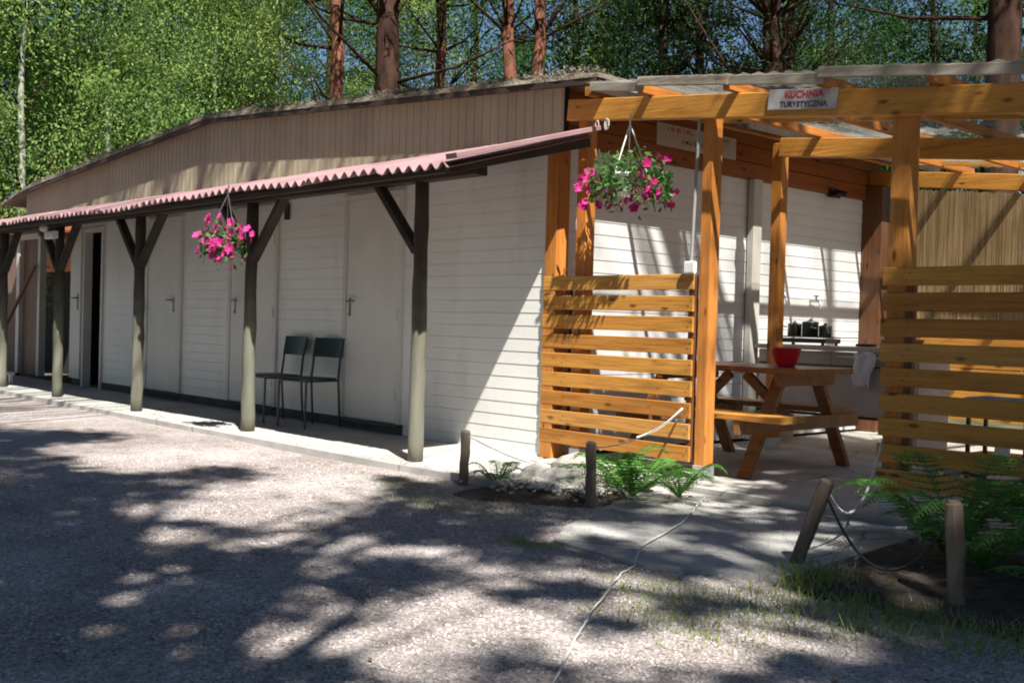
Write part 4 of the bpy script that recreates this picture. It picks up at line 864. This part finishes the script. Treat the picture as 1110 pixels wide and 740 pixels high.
# ------------------------------------------------------------------ trees around the yard, behind the viewer, that shade the gravel
# where the boughs of the yard trees throw their shade: x, y on the gravel and the size of the leaf clump
BOUGHS = np.array('''-16.90 -0.26 0.23 -16.90 0.01 0.23 -16.94 0.52 0.27 -17.09 0.73 0.28 -16.88 1.19 0.20 -16.91 1.55 0.21 -17.10 1.80 0.24 -17.04 2.05 0.27 -17.00 2.40 0.17 -16.94 2.68 0.16 -17.07 
3.16 0.29 -16.93 3.69 0.17 -16.86 -0.28 0.23 -16.73 -0.07 0.22 -16.65 -0.01 0.23 -16.69 0.46 0.25 -16.77 0.52 0.28 -16.63 0.93 0.30 -16.69 1.09 0.20 -16.78 1.47 0.29 -16.78 1.92 
0.27 -16.69 2.07 0.26 -16.69 2.40 0.20 -16.73 2.48 0.24 -16.76 2.93 0.25 -16.66 3.40 0.30 -16.74 3.52 0.28 -16.51 -0.36 0.19 -16.61 -0.16 0.19 -16.54 0.02 0.19 -16.62 0.58 0.20 
-16.42 0.82 0.17 -16.52 1.43 0.25 -16.48 1.62 0.29 -16.54 1.94 0.16 -16.47 2.01 0.25 -16.52 2.28 0.20 -16.50 2.83 0.20 -16.55 3.09 0.18 -16.55 3.42 0.28 -16.55 3.70 0.27 -16.24 
-0.41 0.21 -16.24 -0.02 0.27 -16.20 0.38 0.23 -16.35 0.93 0.26 -16.18 1.20 0.18 -16.35 1.54 0.27 -16.36 1.90 0.30 -16.20 2.26 0.20 -16.22 2.58 0.18 -16.34 2.82 0.17 -16.19 3.19 
0.18 -16.23 3.35 0.29 -16.10 -0.36 0.17 -15.96 0.28 0.18 -15.92 0.51 0.25 -16.04 0.88 0.21 -16.00 1.37 0.24 -15.97 2.08 0.23 -16.08 2.32 0.21 -16.06 2.55 0.18 -15.95 3.14 0.23 
-15.96 3.30 0.25 -16.07 3.49 0.19 -15.87 -0.51 0.27 -15.74 -0.03 0.23 -15.85 0.20 0.23 -15.81 0.24 0.22 -15.83 0.85 0.22 -15.79 1.01 0.24 -15.66 1.28 0.16 -15.80 1.84 0.28 -15.80 
2.00 0.27 -15.84 2.25 0.19 -15.73 2.54 0.17 -15.82 2.80 0.21 -15.79 3.16 0.24 -15.69 3.37 0.22 -15.41 -0.29 0.25 -15.45 0.00 0.23 -15.51 0.46 0.27 -15.40 0.86 0.30 -15.42 1.08 0.17 
-15.48 1.35 0.28 -15.50 2.24 0.18 -15.40 2.53 0.27 -15.41 2.88 0.27 -15.50 3.12 0.19 -15.61 3.30 0.21 -15.52 3.72 0.27 -15.30 -0.30 0.20 -15.19 -0.11 0.29 -15.17 0.16 0.25 -15.15 
0.29 0.30 -15.15 0.88 0.21 -15.24 1.15 0.21 -15.30 1.29 0.25 -15.22 1.66 0.19 -15.17 1.94 0.26 -15.24 2.20 0.20 -15.14 2.27 0.16 -15.23 2.52 0.19 -15.32 3.40 0.28 -15.32 3.52 0.17 
-15.03 -0.41 0.26 -15.02 -0.14 0.21 -15.10 0.41 0.26 -15.01 0.56 0.26 -15.05 0.85 0.26 -15.05 1.06 0.28 -15.02 1.29 0.25 -15.10 1.59 0.30 -14.90 1.75 0.21 -14.94 2.07 0.16 -15.02 
3.12 0.29 -14.82 -0.27 0.28 -14.84 0.04 0.29 -14.83 0.33 0.20 -14.68 0.52 0.23 -14.85 0.76 0.25 -14.76 1.12 0.30 -14.81 1.36 0.26 -14.70 1.48 0.27 -14.72 1.92 0.17 -14.78 2.06 0.16 
-14.71 2.45 0.21 -14.65 2.71 0.30 -14.65 2.75 0.22 -14.84 3.31 0.23 -14.76 3.49 0.17 -14.49 -0.27 0.17 -14.47 0.38 0.19 -14.60 0.64 0.17 -14.46 0.94 0.26 -14.42 1.01 0.27 -14.62 
1.41 0.23 -14.58 1.53 0.20 -14.60 1.81 0.17 -14.46 2.02 0.18 -14.51 2.37 0.29 -14.50 2.61 0.29 -14.52 2.92 0.28 -14.56 3.07 0.28 -14.47 3.46 0.18 -14.60 3.63 0.28 -14.33 -0.29 0.27 
-14.34 -0.17 0.19 -14.26 0.25 0.27 -14.35 0.72 0.24 -14.24 0.96 0.22 -14.15 1.07 0.25 -14.26 1.59 0.29 -14.35 2.47 0.18 -14.26 2.63 0.28 -14.34 2.87 0.20 -14.20 3.01 0.27 -14.22 
3.35 0.28 -14.29 3.69 0.18 -13.92 -0.01 0.23 -13.96 0.57 0.25 -14.12 0.89 0.24 -14.02 1.05 0.26 -13.94 1.34 0.26 -14.09 1.84 0.22 -13.99 1.99 0.27 -13.92 2.38 0.26 -14.12 2.69 0.30 
-14.04 2.75 0.21 -14.12 3.08 0.20 -14.08 3.46 0.29 -14.02 3.59 0.22 -13.82 -0.14 0.28 -13.72 0.07 0.18 -13.83 0.33 0.17 -13.64 0.68 0.21 -13.76 1.17 0.22 -13.81 1.55 0.27 -13.77 
2.06 0.28 -13.71 2.26 0.23 -13.65 2.63 0.17 -13.76 2.77 0.20 -13.71 3.04 0.20 -13.85 3.56 0.19 -13.42 -0.38 0.22 -13.55 0.07 0.24 -13.40 0.50 0.17 -13.46 0.74 0.22 -13.45 1.10 0.28 
-13.42 1.27 0.23 -13.39 1.82 0.28 -13.44 2.15 0.22 -13.52 2.45 0.22 -13.52 2.63 0.22 -13.42 2.89 0.19 -13.50 3.20 0.27 -13.47 3.27 0.29 -13.17 -0.33 0.20 -13.35 -0.23 0.26 -13.15 
0.36 0.21 -13.36 0.54 0.22 -13.19 1.12 0.21 -13.22 1.44 0.27 -13.37 1.62 0.19 -13.32 1.78 0.25 -13.19 2.03 0.29 -13.20 2.41 0.23 -13.20 2.50 0.19 -13.35 2.91 0.21 -13.17 3.05 0.24 
-13.30 3.30 0.23 -13.34 3.59 0.24 -13.15 3.73 0.11 -13.01 -0.46 0.23 -12.89 0.13 0.17 -13.04 0.39 0.21 -12.96 0.70 0.26 -12.96 1.86 0.27 -12.94 2.56 0.27 -12.97 2.94 0.26 -13.05 
3.55 0.27 -12.80 -0.37 0.23 -12.81 -0.24 0.27 -12.86 0.44 0.22 -12.63 0.65 0.26 -12.80 0.84 0.29 -12.63 1.11 0.20 -12.75 1.34 0.20 -12.80 1.67 0.19 -12.81 1.97 0.25 -12.71 2.11 
0.21 -12.84 2.33 0.16 -12.75 2.75 0.17 -12.71 3.24 0.22 -12.82 3.54 0.17 -12.42 -0.30 0.26 -12.46 -0.05 0.26 -12.54 0.02 0.19 -12.40 0.49 0.28 -12.52 1.03 0.19 -12.39 1.46 0.21 
-12.61 1.84 0.19 -12.55 2.05 0.25 -12.40 2.63 0.24 -12.57 2.83 0.18 -12.54 3.04 0.16 -12.53 3.33 0.25 -12.21 -0.41 0.24 -12.22 0.18 0.30 -12.26 0.32 0.27 -12.14 0.61 0.26 -12.23 
0.76 0.18 -12.34 1.18 0.26 -12.34 1.41 0.19 -12.30 1.48 0.24 -12.13 1.78 0.26 -12.23 2.35 0.25 -12.31 2.64 0.21 -12.29 3.06 0.27 -12.07 -0.05 0.28 -11.94 0.20 0.24 -11.89 0.37 0.18 
-12.11 0.48 0.21 -12.10 0.86 0.25 -11.99 1.17 0.24 -12.12 1.69 0.25 -12.03 1.76 0.27 -12.06 2.07 0.29 -12.03 2.59 0.26 -12.09 3.20 0.11 -11.82 -0.05 0.23 -11.70 0.33 0.16 -11.68 
1.09 0.23 -11.63 1.72 0.29 -11.79 1.93 0.24 -11.81 2.01 0.18 -11.83 2.38 0.18 -11.66 2.65 0.26 -11.50 -0.47 0.22 -11.54 -0.21 0.25 -11.51 0.08 0.25 -11.49 0.36 0.25 -11.40 0.51 
0.26 -11.51 0.79 0.18 -11.48 1.69 0.25 -11.45 2.34 0.25 -11.58 2.76 0.26 -11.23 -0.22 0.29 -11.13 0.06 0.24 -11.24 0.46 0.26 -11.28 0.93 0.20 -11.34 1.19 0.30 -11.16 1.43 0.19 
-11.34 1.53 0.22 -11.22 1.80 0.29 -11.30 2.16 0.21 -11.20 2.41 0.26 -11.33 2.57 0.29 -11.30 2.84 0.11 -11.37 3.06 0.07 -10.88 -0.21 0.19 -10.90 0.12 0.28 -10.89 0.26 0.19 -10.99 
0.78 0.21 -11.11 1.13 0.30 -10.91 1.67 0.26 -11.00 1.79 0.19 -10.92 2.18 0.22 -10.97 2.40 0.21 -10.96 2.67 0.27 -11.12 2.79 0.22 -10.74 -0.44 0.23 -10.77 -0.21 0.18 -10.86 0.21 
0.17 -10.84 0.33 0.23 -10.87 0.55 0.26 -10.77 0.96 0.20 -10.66 1.06 0.25 -10.82 1.35 0.21 -10.64 1.65 0.23 -10.82 1.89 0.20 -10.75 1.99 0.21 -10.78 2.34 0.26 -10.73 2.55 0.26 
-10.79 2.88 0.19 -10.41 -0.44 0.17 -10.45 0.06 0.26 -10.51 0.66 0.28 -10.51 0.79 0.27 -10.61 1.09 0.17 -10.56 1.42 0.24 -10.53 1.63 0.27 -10.52 2.28 0.26 -10.56 2.64 0.25 -10.54 
3.02 0.10 -10.35 -0.43 0.26 -10.27 -0.26 0.22 -10.26 0.02 0.26 -10.36 0.56 0.28 -10.34 0.80 0.24 -10.14 1.08 0.17 -10.36 1.25 0.29 -10.35 1.72 0.18 -10.32 1.74 0.22 -10.30 2.69 
0.20 -10.31 2.85 0.22 -10.24 3.15 0.12 -10.05 -0.14 0.18 -9.97 0.38 0.28 -9.98 0.53 0.26 -9.92 1.12 0.27 -9.90 1.29 0.25 -10.11 1.95 0.26 -9.91 2.28 0.24 -9.92 2.55 0.27 -9.89 2.77 
0.17 -10.11 3.02 0.29 -9.69 -0.38 0.26 -9.70 -0.23 0.21 -9.85 0.81 0.29 -9.75 1.94 0.28 -9.72 2.01 0.21 -9.79 2.56 0.27 -9.87 3.01 0.28 -9.72 3.60 0.07 -9.60 -0.37 0.17 -9.51 -0.21 
0.23 -9.49 0.21 0.18 -9.59 0.23 0.29 -9.42 0.62 0.19 -9.47 0.89 0.26 -9.47 1.05 0.24 -9.45 1.46 0.22 -9.41 1.53 0.17 -9.48 1.78 0.29 -9.44 1.99 0.29 -9.51 2.24 0.27 -9.51 2.85 0.16 
-9.48 3.12 0.18 -9.62 3.33 0.21 -9.39 3.69 0.20 -9.36 -0.07 0.25 -9.16 1.16 0.25 -9.36 1.28 0.26 -9.31 1.88 0.23 -9.32 2.04 0.27 -9.22 2.34 0.24 -9.33 3.19 0.20 -9.25 3.42 0.24 
-9.28 3.62 0.24 -9.08 -0.37 0.20 -9.09 -0.23 0.17 -9.07 0.46 0.27 -8.88 0.64 0.24 -8.89 0.97 0.29 -8.95 1.02 0.28 -9.05 1.39 0.28 -8.92 1.62 0.21 -9.11 1.83 0.18 -9.09 2.03 0.20 
-8.91 2.66 0.28 -9.04 2.95 0.20 -9.04 3.16 0.11 -9.00 3.59 0.18 -8.66 -0.34 0.24 -8.87 -0.26 0.28 -8.76 0.19 0.26 -8.82 0.46 0.18 -8.83 0.72 0.19 -8.84 0.92 0.28 -8.72 1.02 0.30 
-8.86 1.31 0.23 -8.78 1.48 0.25 -8.78 1.89 0.26 -8.72 2.12 0.23 -8.74 2.24 0.18 -8.83 2.51 0.29 -8.74 2.80 0.13 -8.86 2.98 0.13 -8.56 -0.32 0.20 -8.56 -0.14 0.20 -8.47 0.29 0.23 
-8.55 0.52 0.30 -8.54 0.81 0.24 -8.42 1.15 0.19 -8.40 1.59 0.18 -8.60 1.88 0.26 -8.56 2.09 0.28 -8.55 2.57 0.25 -8.48 2.89 0.07 -8.16 -0.37 0.27 -8.24 0.19 0.30 -8.15 0.26 0.23 
-8.24 0.92 0.18 -8.28 1.18 0.22 -8.36 1.37 0.19 -8.35 1.87 0.26 -8.20 2.33 0.29 -8.28 2.49 0.24 -8.22 2.84 0.07 -8.01 -0.47 0.28 -8.12 0.10 0.30 -8.03 0.26 0.20 -8.01 0.69 0.18 
-7.97 0.74 0.28 -8.06 1.20 0.19 -7.90 1.36 0.24 -8.10 2.18 0.27 -7.93 2.25 0.18 -7.97 2.97 0.07 -7.85 -0.32 0.25 -7.79 0.02 0.24 -7.82 0.58 0.22 -7.81 1.25 0.25 -7.72 2.10 0.25 
-7.65 2.28 0.21 -7.85 2.55 0.27 -7.84 2.75 0.12 -7.47 -0.50 0.24 -7.61 0.32 0.21 -7.54 0.52 0.22 -7.39 1.21 0.26 -7.54 1.42 0.27 -7.57 1.72 0.21 -7.45 1.73 0.27 -7.44 2.70 0.10 
-7.40 2.75 0.13 -7.25 -0.29 0.21 -7.35 0.46 0.30 -7.18 0.71 0.24 -7.30 0.99 0.22 -7.37 1.33 0.19 -7.19 1.60 0.22 -7.19 1.79 0.18 -6.98 -0.49 0.26 -6.94 -0.16 0.29 -7.01 0.29 0.21 
-6.96 0.63 0.27 -6.93 0.88 0.18 -6.98 1.45 0.22 -6.90 1.49 0.17 -7.11 1.81 0.24 -6.92 2.23 0.17 -7.02 2.69 0.12 -6.95 2.75 0.13 -6.82 -0.32 0.19 -6.65 -0.03 0.23 -6.68 0.29 0.24 
-6.87 0.63 0.21 -6.77 1.11 0.17 -6.75 1.35 0.19 -6.86 2.27 0.25 -6.86 2.70 0.14 -6.69 2.84 0.21 -6.77 3.02 0.07 -6.74 3.60 0.13 -6.39 -0.12 0.30 -6.39 0.04 0.16 -6.54 0.49 0.25 
-6.58 0.75 0.25 -6.57 1.18 0.19 -6.42 1.37 0.17 -6.56 1.51 0.22 -6.59 1.80 0.27 -6.44 2.18 0.30 -6.48 2.49 0.17 -6.48 2.75 0.28 -6.60 3.29 0.18 -6.52 3.52 0.16 -6.26 0.09 0.22 
-6.23 0.63 0.26 -6.16 0.91 0.27 -6.13 1.15 0.29 -6.16 1.47 0.26 -6.20 1.94 0.19 -6.31 2.14 0.19 -6.27 2.53 0.28 -6.19 2.79 0.16 -6.18 3.01 0.07 -6.03 -0.38 0.23 -5.93 -0.20 0.21 
-6.04 0.04 0.25 -5.99 0.36 0.24 -6.11 0.99 0.28 -6.00 1.63 0.24 -5.97 1.79 0.27 -6.08 2.05 0.24 -5.95 2.79 0.07 -5.70 -0.42 0.29 -5.82 0.05 0.17 -5.76 0.32 0.21 -5.76 0.52 0.23 
-5.66 1.29 0.23 -5.72 1.53 0.20 -5.79 1.80 0.29 -5.85 2.13 0.24 -5.82 4.37 0.07 -5.57 -0.36 0.28 -5.40 -0.24 0.21 -5.61 0.07 0.24 -5.40 0.39 0.26 -5.44 0.60 0.20 -5.52 1.20 0.22 
-5.55 1.29 0.25 -5.55 1.70 0.26 -5.48 1.77 0.14 -5.44 2.27 0.07 -5.53 4.32 0.07 -5.34 -0.35 0.21 -5.22 -0.10 0.25 -5.25 0.29 0.28 -5.15 0.74 0.19 -5.31 1.06 0.30 -5.23 1.64 0.29 
-5.35 1.80 0.30 -5.19 2.24 0.14 -5.35 4.21 0.11 -5.34 4.32 0.19 -5.17 4.66 0.24 -5.16 5.03 0.07 -5.05 -0.26 0.30 -5.07 0.06 0.28 -5.09 0.26 0.30 -5.01 0.93 0.26 -5.04 1.05 0.28 
-4.96 1.26 0.16 -5.10 2.54 0.07 -5.00 3.84 0.25 -5.03 4.47 0.24 -5.12 4.57 0.25 -5.04 5.15 0.11 -4.96 5.39 0.26 -4.66 0.49 0.26 -4.72 0.87 0.21 -4.82 1.29 0.17 -4.72 1.60 0.24 
-4.68 1.84 0.12 -4.69 2.06 0.11 -4.77 2.61 0.11 -4.65 3.32 0.16 -4.67 3.51 0.28 -4.71 3.88 0.26 -4.75 4.34 0.24 -4.63 4.76 0.17 -4.71 5.13 0.23 -4.76 5.47 0.13 -4.47 -0.36 0.18 
-4.52 -0.20 0.28 -4.44 -0.00 0.17 -4.50 0.37 0.27 -4.47 1.01 0.30 -4.48 1.68 0.07 -4.41 2.26 0.07 -4.57 3.06 0.11 -4.42 3.55 0.24 -4.58 3.83 0.24 -4.44 4.56 0.20 -4.61 4.78 0.26 
-4.58 5.04 0.28 -4.15 -0.14 0.25 -4.29 0.06 0.24 -4.20 0.76 0.23 -4.14 1.01 0.19 -4.26 1.24 0.25 -4.34 1.56 0.12 -4.23 2.25 0.19 -4.16 3.17 0.07 -4.24 3.45 0.12 -4.13 3.72 0.13 
-4.14 3.91 0.12 -4.36 4.13 0.17 -4.30 4.41 0.18 -4.14 4.71 0.17 -4.18 4.89 0.07 -3.88 -0.51 0.23 -3.96 -0.18 0.19 -3.96 0.11 0.21 -3.91 0.32 0.24 -4.10 0.72 0.20 -4.01 0.96 0.21 
-3.97 1.06 0.17 -4.10 1.62 0.07 -3.91 2.00 0.20 -4.09 2.34 0.12 -4.09 2.48 0.07 -4.03 3.37 0.07 -3.92 3.63 0.11 -3.97 3.74 0.07 -3.97 4.46 0.14 -3.78 -0.21 0.16 -3.68 0.10 0.23 
-3.82 0.27 0.18 -3.75 0.58 0.23 -3.64 1.06 0.20 -3.72 1.58 0.07 -3.63 1.93 0.18 -3.71 2.72 0.16 -3.69 2.76 0.12 -3.77 3.53 0.12 -3.68 4.78 0.11 -3.40 -0.48 0.28 -3.55 -0.18 0.20 
-3.41 0.07 0.19 -3.60 0.24 0.26 -3.48 0.65 0.27 -3.61 1.83 0.07 -3.59 2.11 0.25 -3.55 2.49 0.13 -3.54 2.83 0.12 -3.51 3.28 0.12 -3.60 3.58 0.12 -3.51 3.90 0.07 -3.55 4.84 0.11 
-3.26 -0.42 0.23 -3.13 -0.08 0.28 -3.22 0.19 0.22 -3.34 0.77 0.24 -3.21 1.03 0.12 -3.27 1.42 0.07 -3.27 3.64 0.13 -3.17 3.90 0.12 -3.33 4.41 0.11 -3.36 4.71 0.13 -3.24 4.95 0.07 
-3.25 5.09 0.07 -3.29 5.40 0.07 -3.09 -0.13 0.26 -2.99 0.13 0.22 -2.89 0.46 0.18 -2.92 0.62 0.30 -3.08 1.06 0.28 -2.91 1.45 0.13 -3.07 2.93 0.07 -3.00 3.12 0.11 -2.93 3.81 0.11 
-2.65 0.20 0.23 -2.66 0.28 0.19 -2.81 0.53 0.28 -2.69 0.89 0.29 -2.85 1.14 0.21 -2.71 1.52 0.21 -2.71 1.84 0.07 -2.65 3.86 0.13 -2.70 4.31 0.07 -2.67 4.52 0.07 -2.76 5.18 0.12 
-2.82 5.23 0.11 -2.52 -0.32 0.28 -2.38 0.06 0.20 -2.39 0.28 0.27 -2.47 0.89 0.27 -2.42 1.20 0.25 -2.59 1.51 0.24 -2.44 2.31 0.12 -2.56 2.90 0.07 -2.54 3.27 0.07 -2.60 4.57 0.13 
-2.39 4.89 0.17 -2.40 5.00 0.23 -2.58 5.27 0.28 -2.31 -0.06 0.29 -2.27 0.32 0.26 -2.36 0.49 0.30 -2.26 0.95 0.19 -2.26 0.99 0.22 -2.24 1.80 0.14 -2.21 3.79 0.07 -2.29 4.15 0.30 
-2.32 4.56 0.21 -2.34 4.73 0.19 -2.12 -0.51 0.20 -1.90 0.36 0.23 -1.88 0.66 0.25 -1.94 1.33 0.19 -1.90 1.92 0.25 -1.92 2.08 0.13 -1.88 3.02 0.07 -1.91 3.94 0.13 -2.09 4.68 0.20 
-1.92 4.80 0.17 -1.97 5.32 0.23 -1.65 0.10 0.20 -1.76 0.71 0.21 -1.81 0.88 0.21 -1.69 0.98 0.26 -1.75 1.44 0.23 -1.70 1.72 0.17 -1.76 1.93 0.25 -1.70 2.13 0.24 -1.79 2.30 0.21 
-1.86 2.70 0.07 -1.65 3.93 0.24 -1.70 4.15 0.17 -1.73 4.46 0.29 -1.69 4.59 0.18 -1.86 4.98 0.18 -1.80 5.28 0.26 -1.51 -0.40 0.21 -1.61 -0.25 0.16 -1.47 0.06 0.24 -1.60 0.25 0.22 
-1.52 0.87 0.24 -1.51 1.04 0.22 -1.42 1.64 0.29 -1.59 1.97 0.19 -1.41 2.32 0.21 -1.48 2.85 0.19 -1.41 3.17 0.16 -1.54 3.29 0.07 -1.58 3.54 0.07 -1.44 4.09 0.23 -1.53 4.71 0.21 
-1.50 4.77 0.26 -1.60 5.20 0.24 -1.18 0.07 0.21 -1.30 0.36 0.18 -1.13 0.60 0.23 -1.33 0.75 0.19 -1.26 1.32 0.16 -1.24 1.48 0.26 -1.37 1.81 0.26 -1.13 2.14 0.27 -1.15 2.43 0.25 
-1.14 2.56 0.30 -1.32 2.90 0.27 -1.26 3.14 0.28 -1.23 3.41 0.23 -1.28 4.72 0.16 -1.23 4.87 0.20 -1.27 5.10 0.18 -1.35 5.30 0.17 -1.02 -0.44 0.18 -1.07 -0.13 0.29 -0.97 0.29 0.26 
-1.08 0.49 0.25 -1.08 0.89 0.25 -1.05 1.76 0.16 -0.99 2.04 0.24 -1.05 2.42 0.25 -0.95 2.86 0.27 -1.09 3.00 0.22 -1.01 3.49 0.22 -0.94 3.73 0.28 -0.95 4.31 0.30 -1.08 4.69 0.26 
-1.02 4.80 0.23 -1.11 5.15 0.23 -0.77 0.12 0.25 -0.76 0.45 0.25 -0.79 0.50 0.17 -0.63 1.18 0.27 -0.73 1.31 0.28 -0.83 1.64 0.17 -0.68 1.90 0.29 -0.69 2.08 0.17 -0.72 3.49 0.17 
-0.84 3.76 0.17 -0.70 4.13 0.18 -0.72 4.33 0.21 -0.84 4.92 0.17 -0.77 5.15 0.27 -0.86 5.25 0.16 -0.57 -0.46 0.17 -0.40 -0.11 0.26 -0.39 0.19 0.17 -0.58 0.27 0.19 -0.39 0.69 0.27 
-0.49 0.80 0.21 -0.53 1.03 0.23 -0.38 1.52 0.24 -0.47 1.80 0.25 -0.52 2.00 0.29 -0.52 2.45 0.24 -0.39 2.80 0.17 -0.50 3.18 0.20 -0.49 3.38 0.20 -0.51 3.49 0.22 -0.50 4.20 0.29 
-0.49 4.37 0.28 -0.53 4.67 0.20 -0.41 4.77 0.30 -0.54 5.07 0.29 -0.52 5.29 0.24 -0.32 -0.17 0.23 -0.37 0.12 0.24 -0.19 0.29 0.25 -0.17 0.52 0.19 -0.28 0.84 0.28 -0.17 1.66 0.28 
-0.18 2.15 0.23 -0.34 2.52 0.26 -0.23 3.35 0.19 -0.27 3.61 0.19 -0.24 3.83 0.17 -0.16 4.00 0.17 -0.24 4.36 0.28 -0.26 4.67 0.22 -0.36 4.82 0.18 -0.24 5.32 0.23 -0.05 -0.28 0.20 
-0.00 -0.10 0.20 0.11 0.22 0.20 -0.03 0.35 0.26 0.11 0.88 0.23 0.06 1.11 0.26 0.07 1.34 0.19 -0.06 1.93 0.20 -0.11 2.37 0.24 -0.02 2.61 0.22 -0.11 2.98 0.21 0.06 3.68 0.19 -0.09 
3.93 0.18 -0.06 4.70 0.26 0.11 4.96 0.27 0.06 5.33 0.25 0.33 -0.19 0.29 0.24 0.21 0.17 0.36 0.43 0.16 0.29 0.64 0.17 0.17 0.83 0.30 0.37 1.79 0.29 0.29 2.32 0.25 0.18 2.90 0.29 
0.18 3.20 0.27 0.31 3.51 0.23 0.36 3.90 0.22 0.15 4.35 0.20 0.16 4.62 0.24 0.31 4.90 0.23 0.23 5.08 0.17 0.26 5.37 0.19 0.57 -0.46 0.19 0.49 -0.06 0.28 0.42 0.27 0.23 0.55 0.87 
0.20 0.40 1.62 0.29 0.61 1.82 0.25 0.39 2.04 0.29 0.60 2.35 0.25 0.51 2.68 0.19 0.58 3.07 0.20 0.55 3.38 0.27 0.51 3.87 0.20 0.55 4.07 0.18 0.58 4.71 0.20 0.46 4.79 0.28 0.57 4.99 
0.29 0.48 5.28 0.29 '''.split(), float).reshape(-1, 3)
TR = [(2.2, -1.2), (5.2, .6), (-.8, -2.6), (3.4, 3.6), (6.5, -3.0), (1.5, 6.4), (-4.6, -3.4)]
shade = [dict(P=[], tr=MB(), xy=t_) for t_ in TR]
for i, sd_ in enumerate(shade):
    rr = random.Random(40 + i); x, y = sd_['xy']; pts = [(x + .1 * math.sin(q), y + .1 * math.cos(q * 1.3), -.12 + 1.2 * q) for q in range(12)]; sd_['tr'].tube(pts, [.22 - .014 * q for q in range(12)], 10)
rr = random.Random(77); cnt = 0; tries = 0
def clump(gx, gy, h, sz, k_):
    c = np.array([gx + .70 * h, gy - .31 * h, h]); j = min(range(len(TR)), key=lambda q: (TR[q][0] - c[0]) ** 2 + (TR[q][1] - c[1]) ** 2)
    shade[j]['P'].append(rng.normal(size=(k_, 3)) * np.array([sz, sz, sz * .6]) + c); tx, ty = TR[j]; zb = max(2.5, h - 2.2)
    shade[j]['tr'].tube([(tx, ty, zb), ((tx + c[0]) / 2, (ty + c[1]) / 2, (zb + h) / 2 + .3), tuple(c)], [.045, .025, .008], 5)
for gx, gy, sz in BOUGHS:
    if -5.6 < gx < -4.25 and gy > 4.7: continue
    if -4.6 < gx < -3.3 and gy > 5.25: continue
    if (gx + 2.42) ** 2 + (gy - 3.98) ** 2 < .07 or (gx + 1.95) ** 2 + (gy - 3.72) ** 2 < .06: continue
    clump(gx, gy, rr.uniform(8.0, 12.5), sz * .95, int(50 + 620 * sz))
for q in range(60):                                   # denser shade over the right part of the pergola and the bed
    gx, gy = rr.uniform(-3.9, -.2), rr.uniform(5.4, 8.2); clump(gx, gy, rr.uniform(6, 9), rr.uniform(.2, .35), 170)
for q in range(60):
    clump(rr.uniform(-17.6, -8.3), rr.uniform(6.76, 7.0), rr.uniform(8, 11), rr.uniform(.10, .16), 120)
for q in range(85):
    clump(rr.uniform(-5.3, -2.4), rr.uniform(6.65, 9.0), rr.uniform(8, 11), rr.uniform(.14, .27), 170)
for q in range(60):
    clump(rr.uniform(-3.9, -2.0), rr.uniform(5.75, 6.6), rr.uniform(6, 9), rr.uniform(.15, .25), 130)
for q in range(14):                                   # scattered shade over the left half
    gx, gy = rr.uniform(-6.6, -4.6), rr.uniform(6.6, 9.5); clump(gx, gy, rr.uniform(6, 9), rr.uniform(.12, .22), 90)
for i, sd_ in enumerate(shade):
    if not sd_['P']: continue
    t_ = thing('shade_tree', 'tall leafy tree standing around the gravel yard behind the viewer', 'tree', (*TR[i], -.12), 'yard trees that shade the gravel')
    sd_['tr'].build('trunk', BARKD, t_, smooth=True); P = np.concatenate(sd_['P']); A, B = rand_axes(len(P), .06, .1, .6); quads('crown', P, A, B, LBRO, t_)
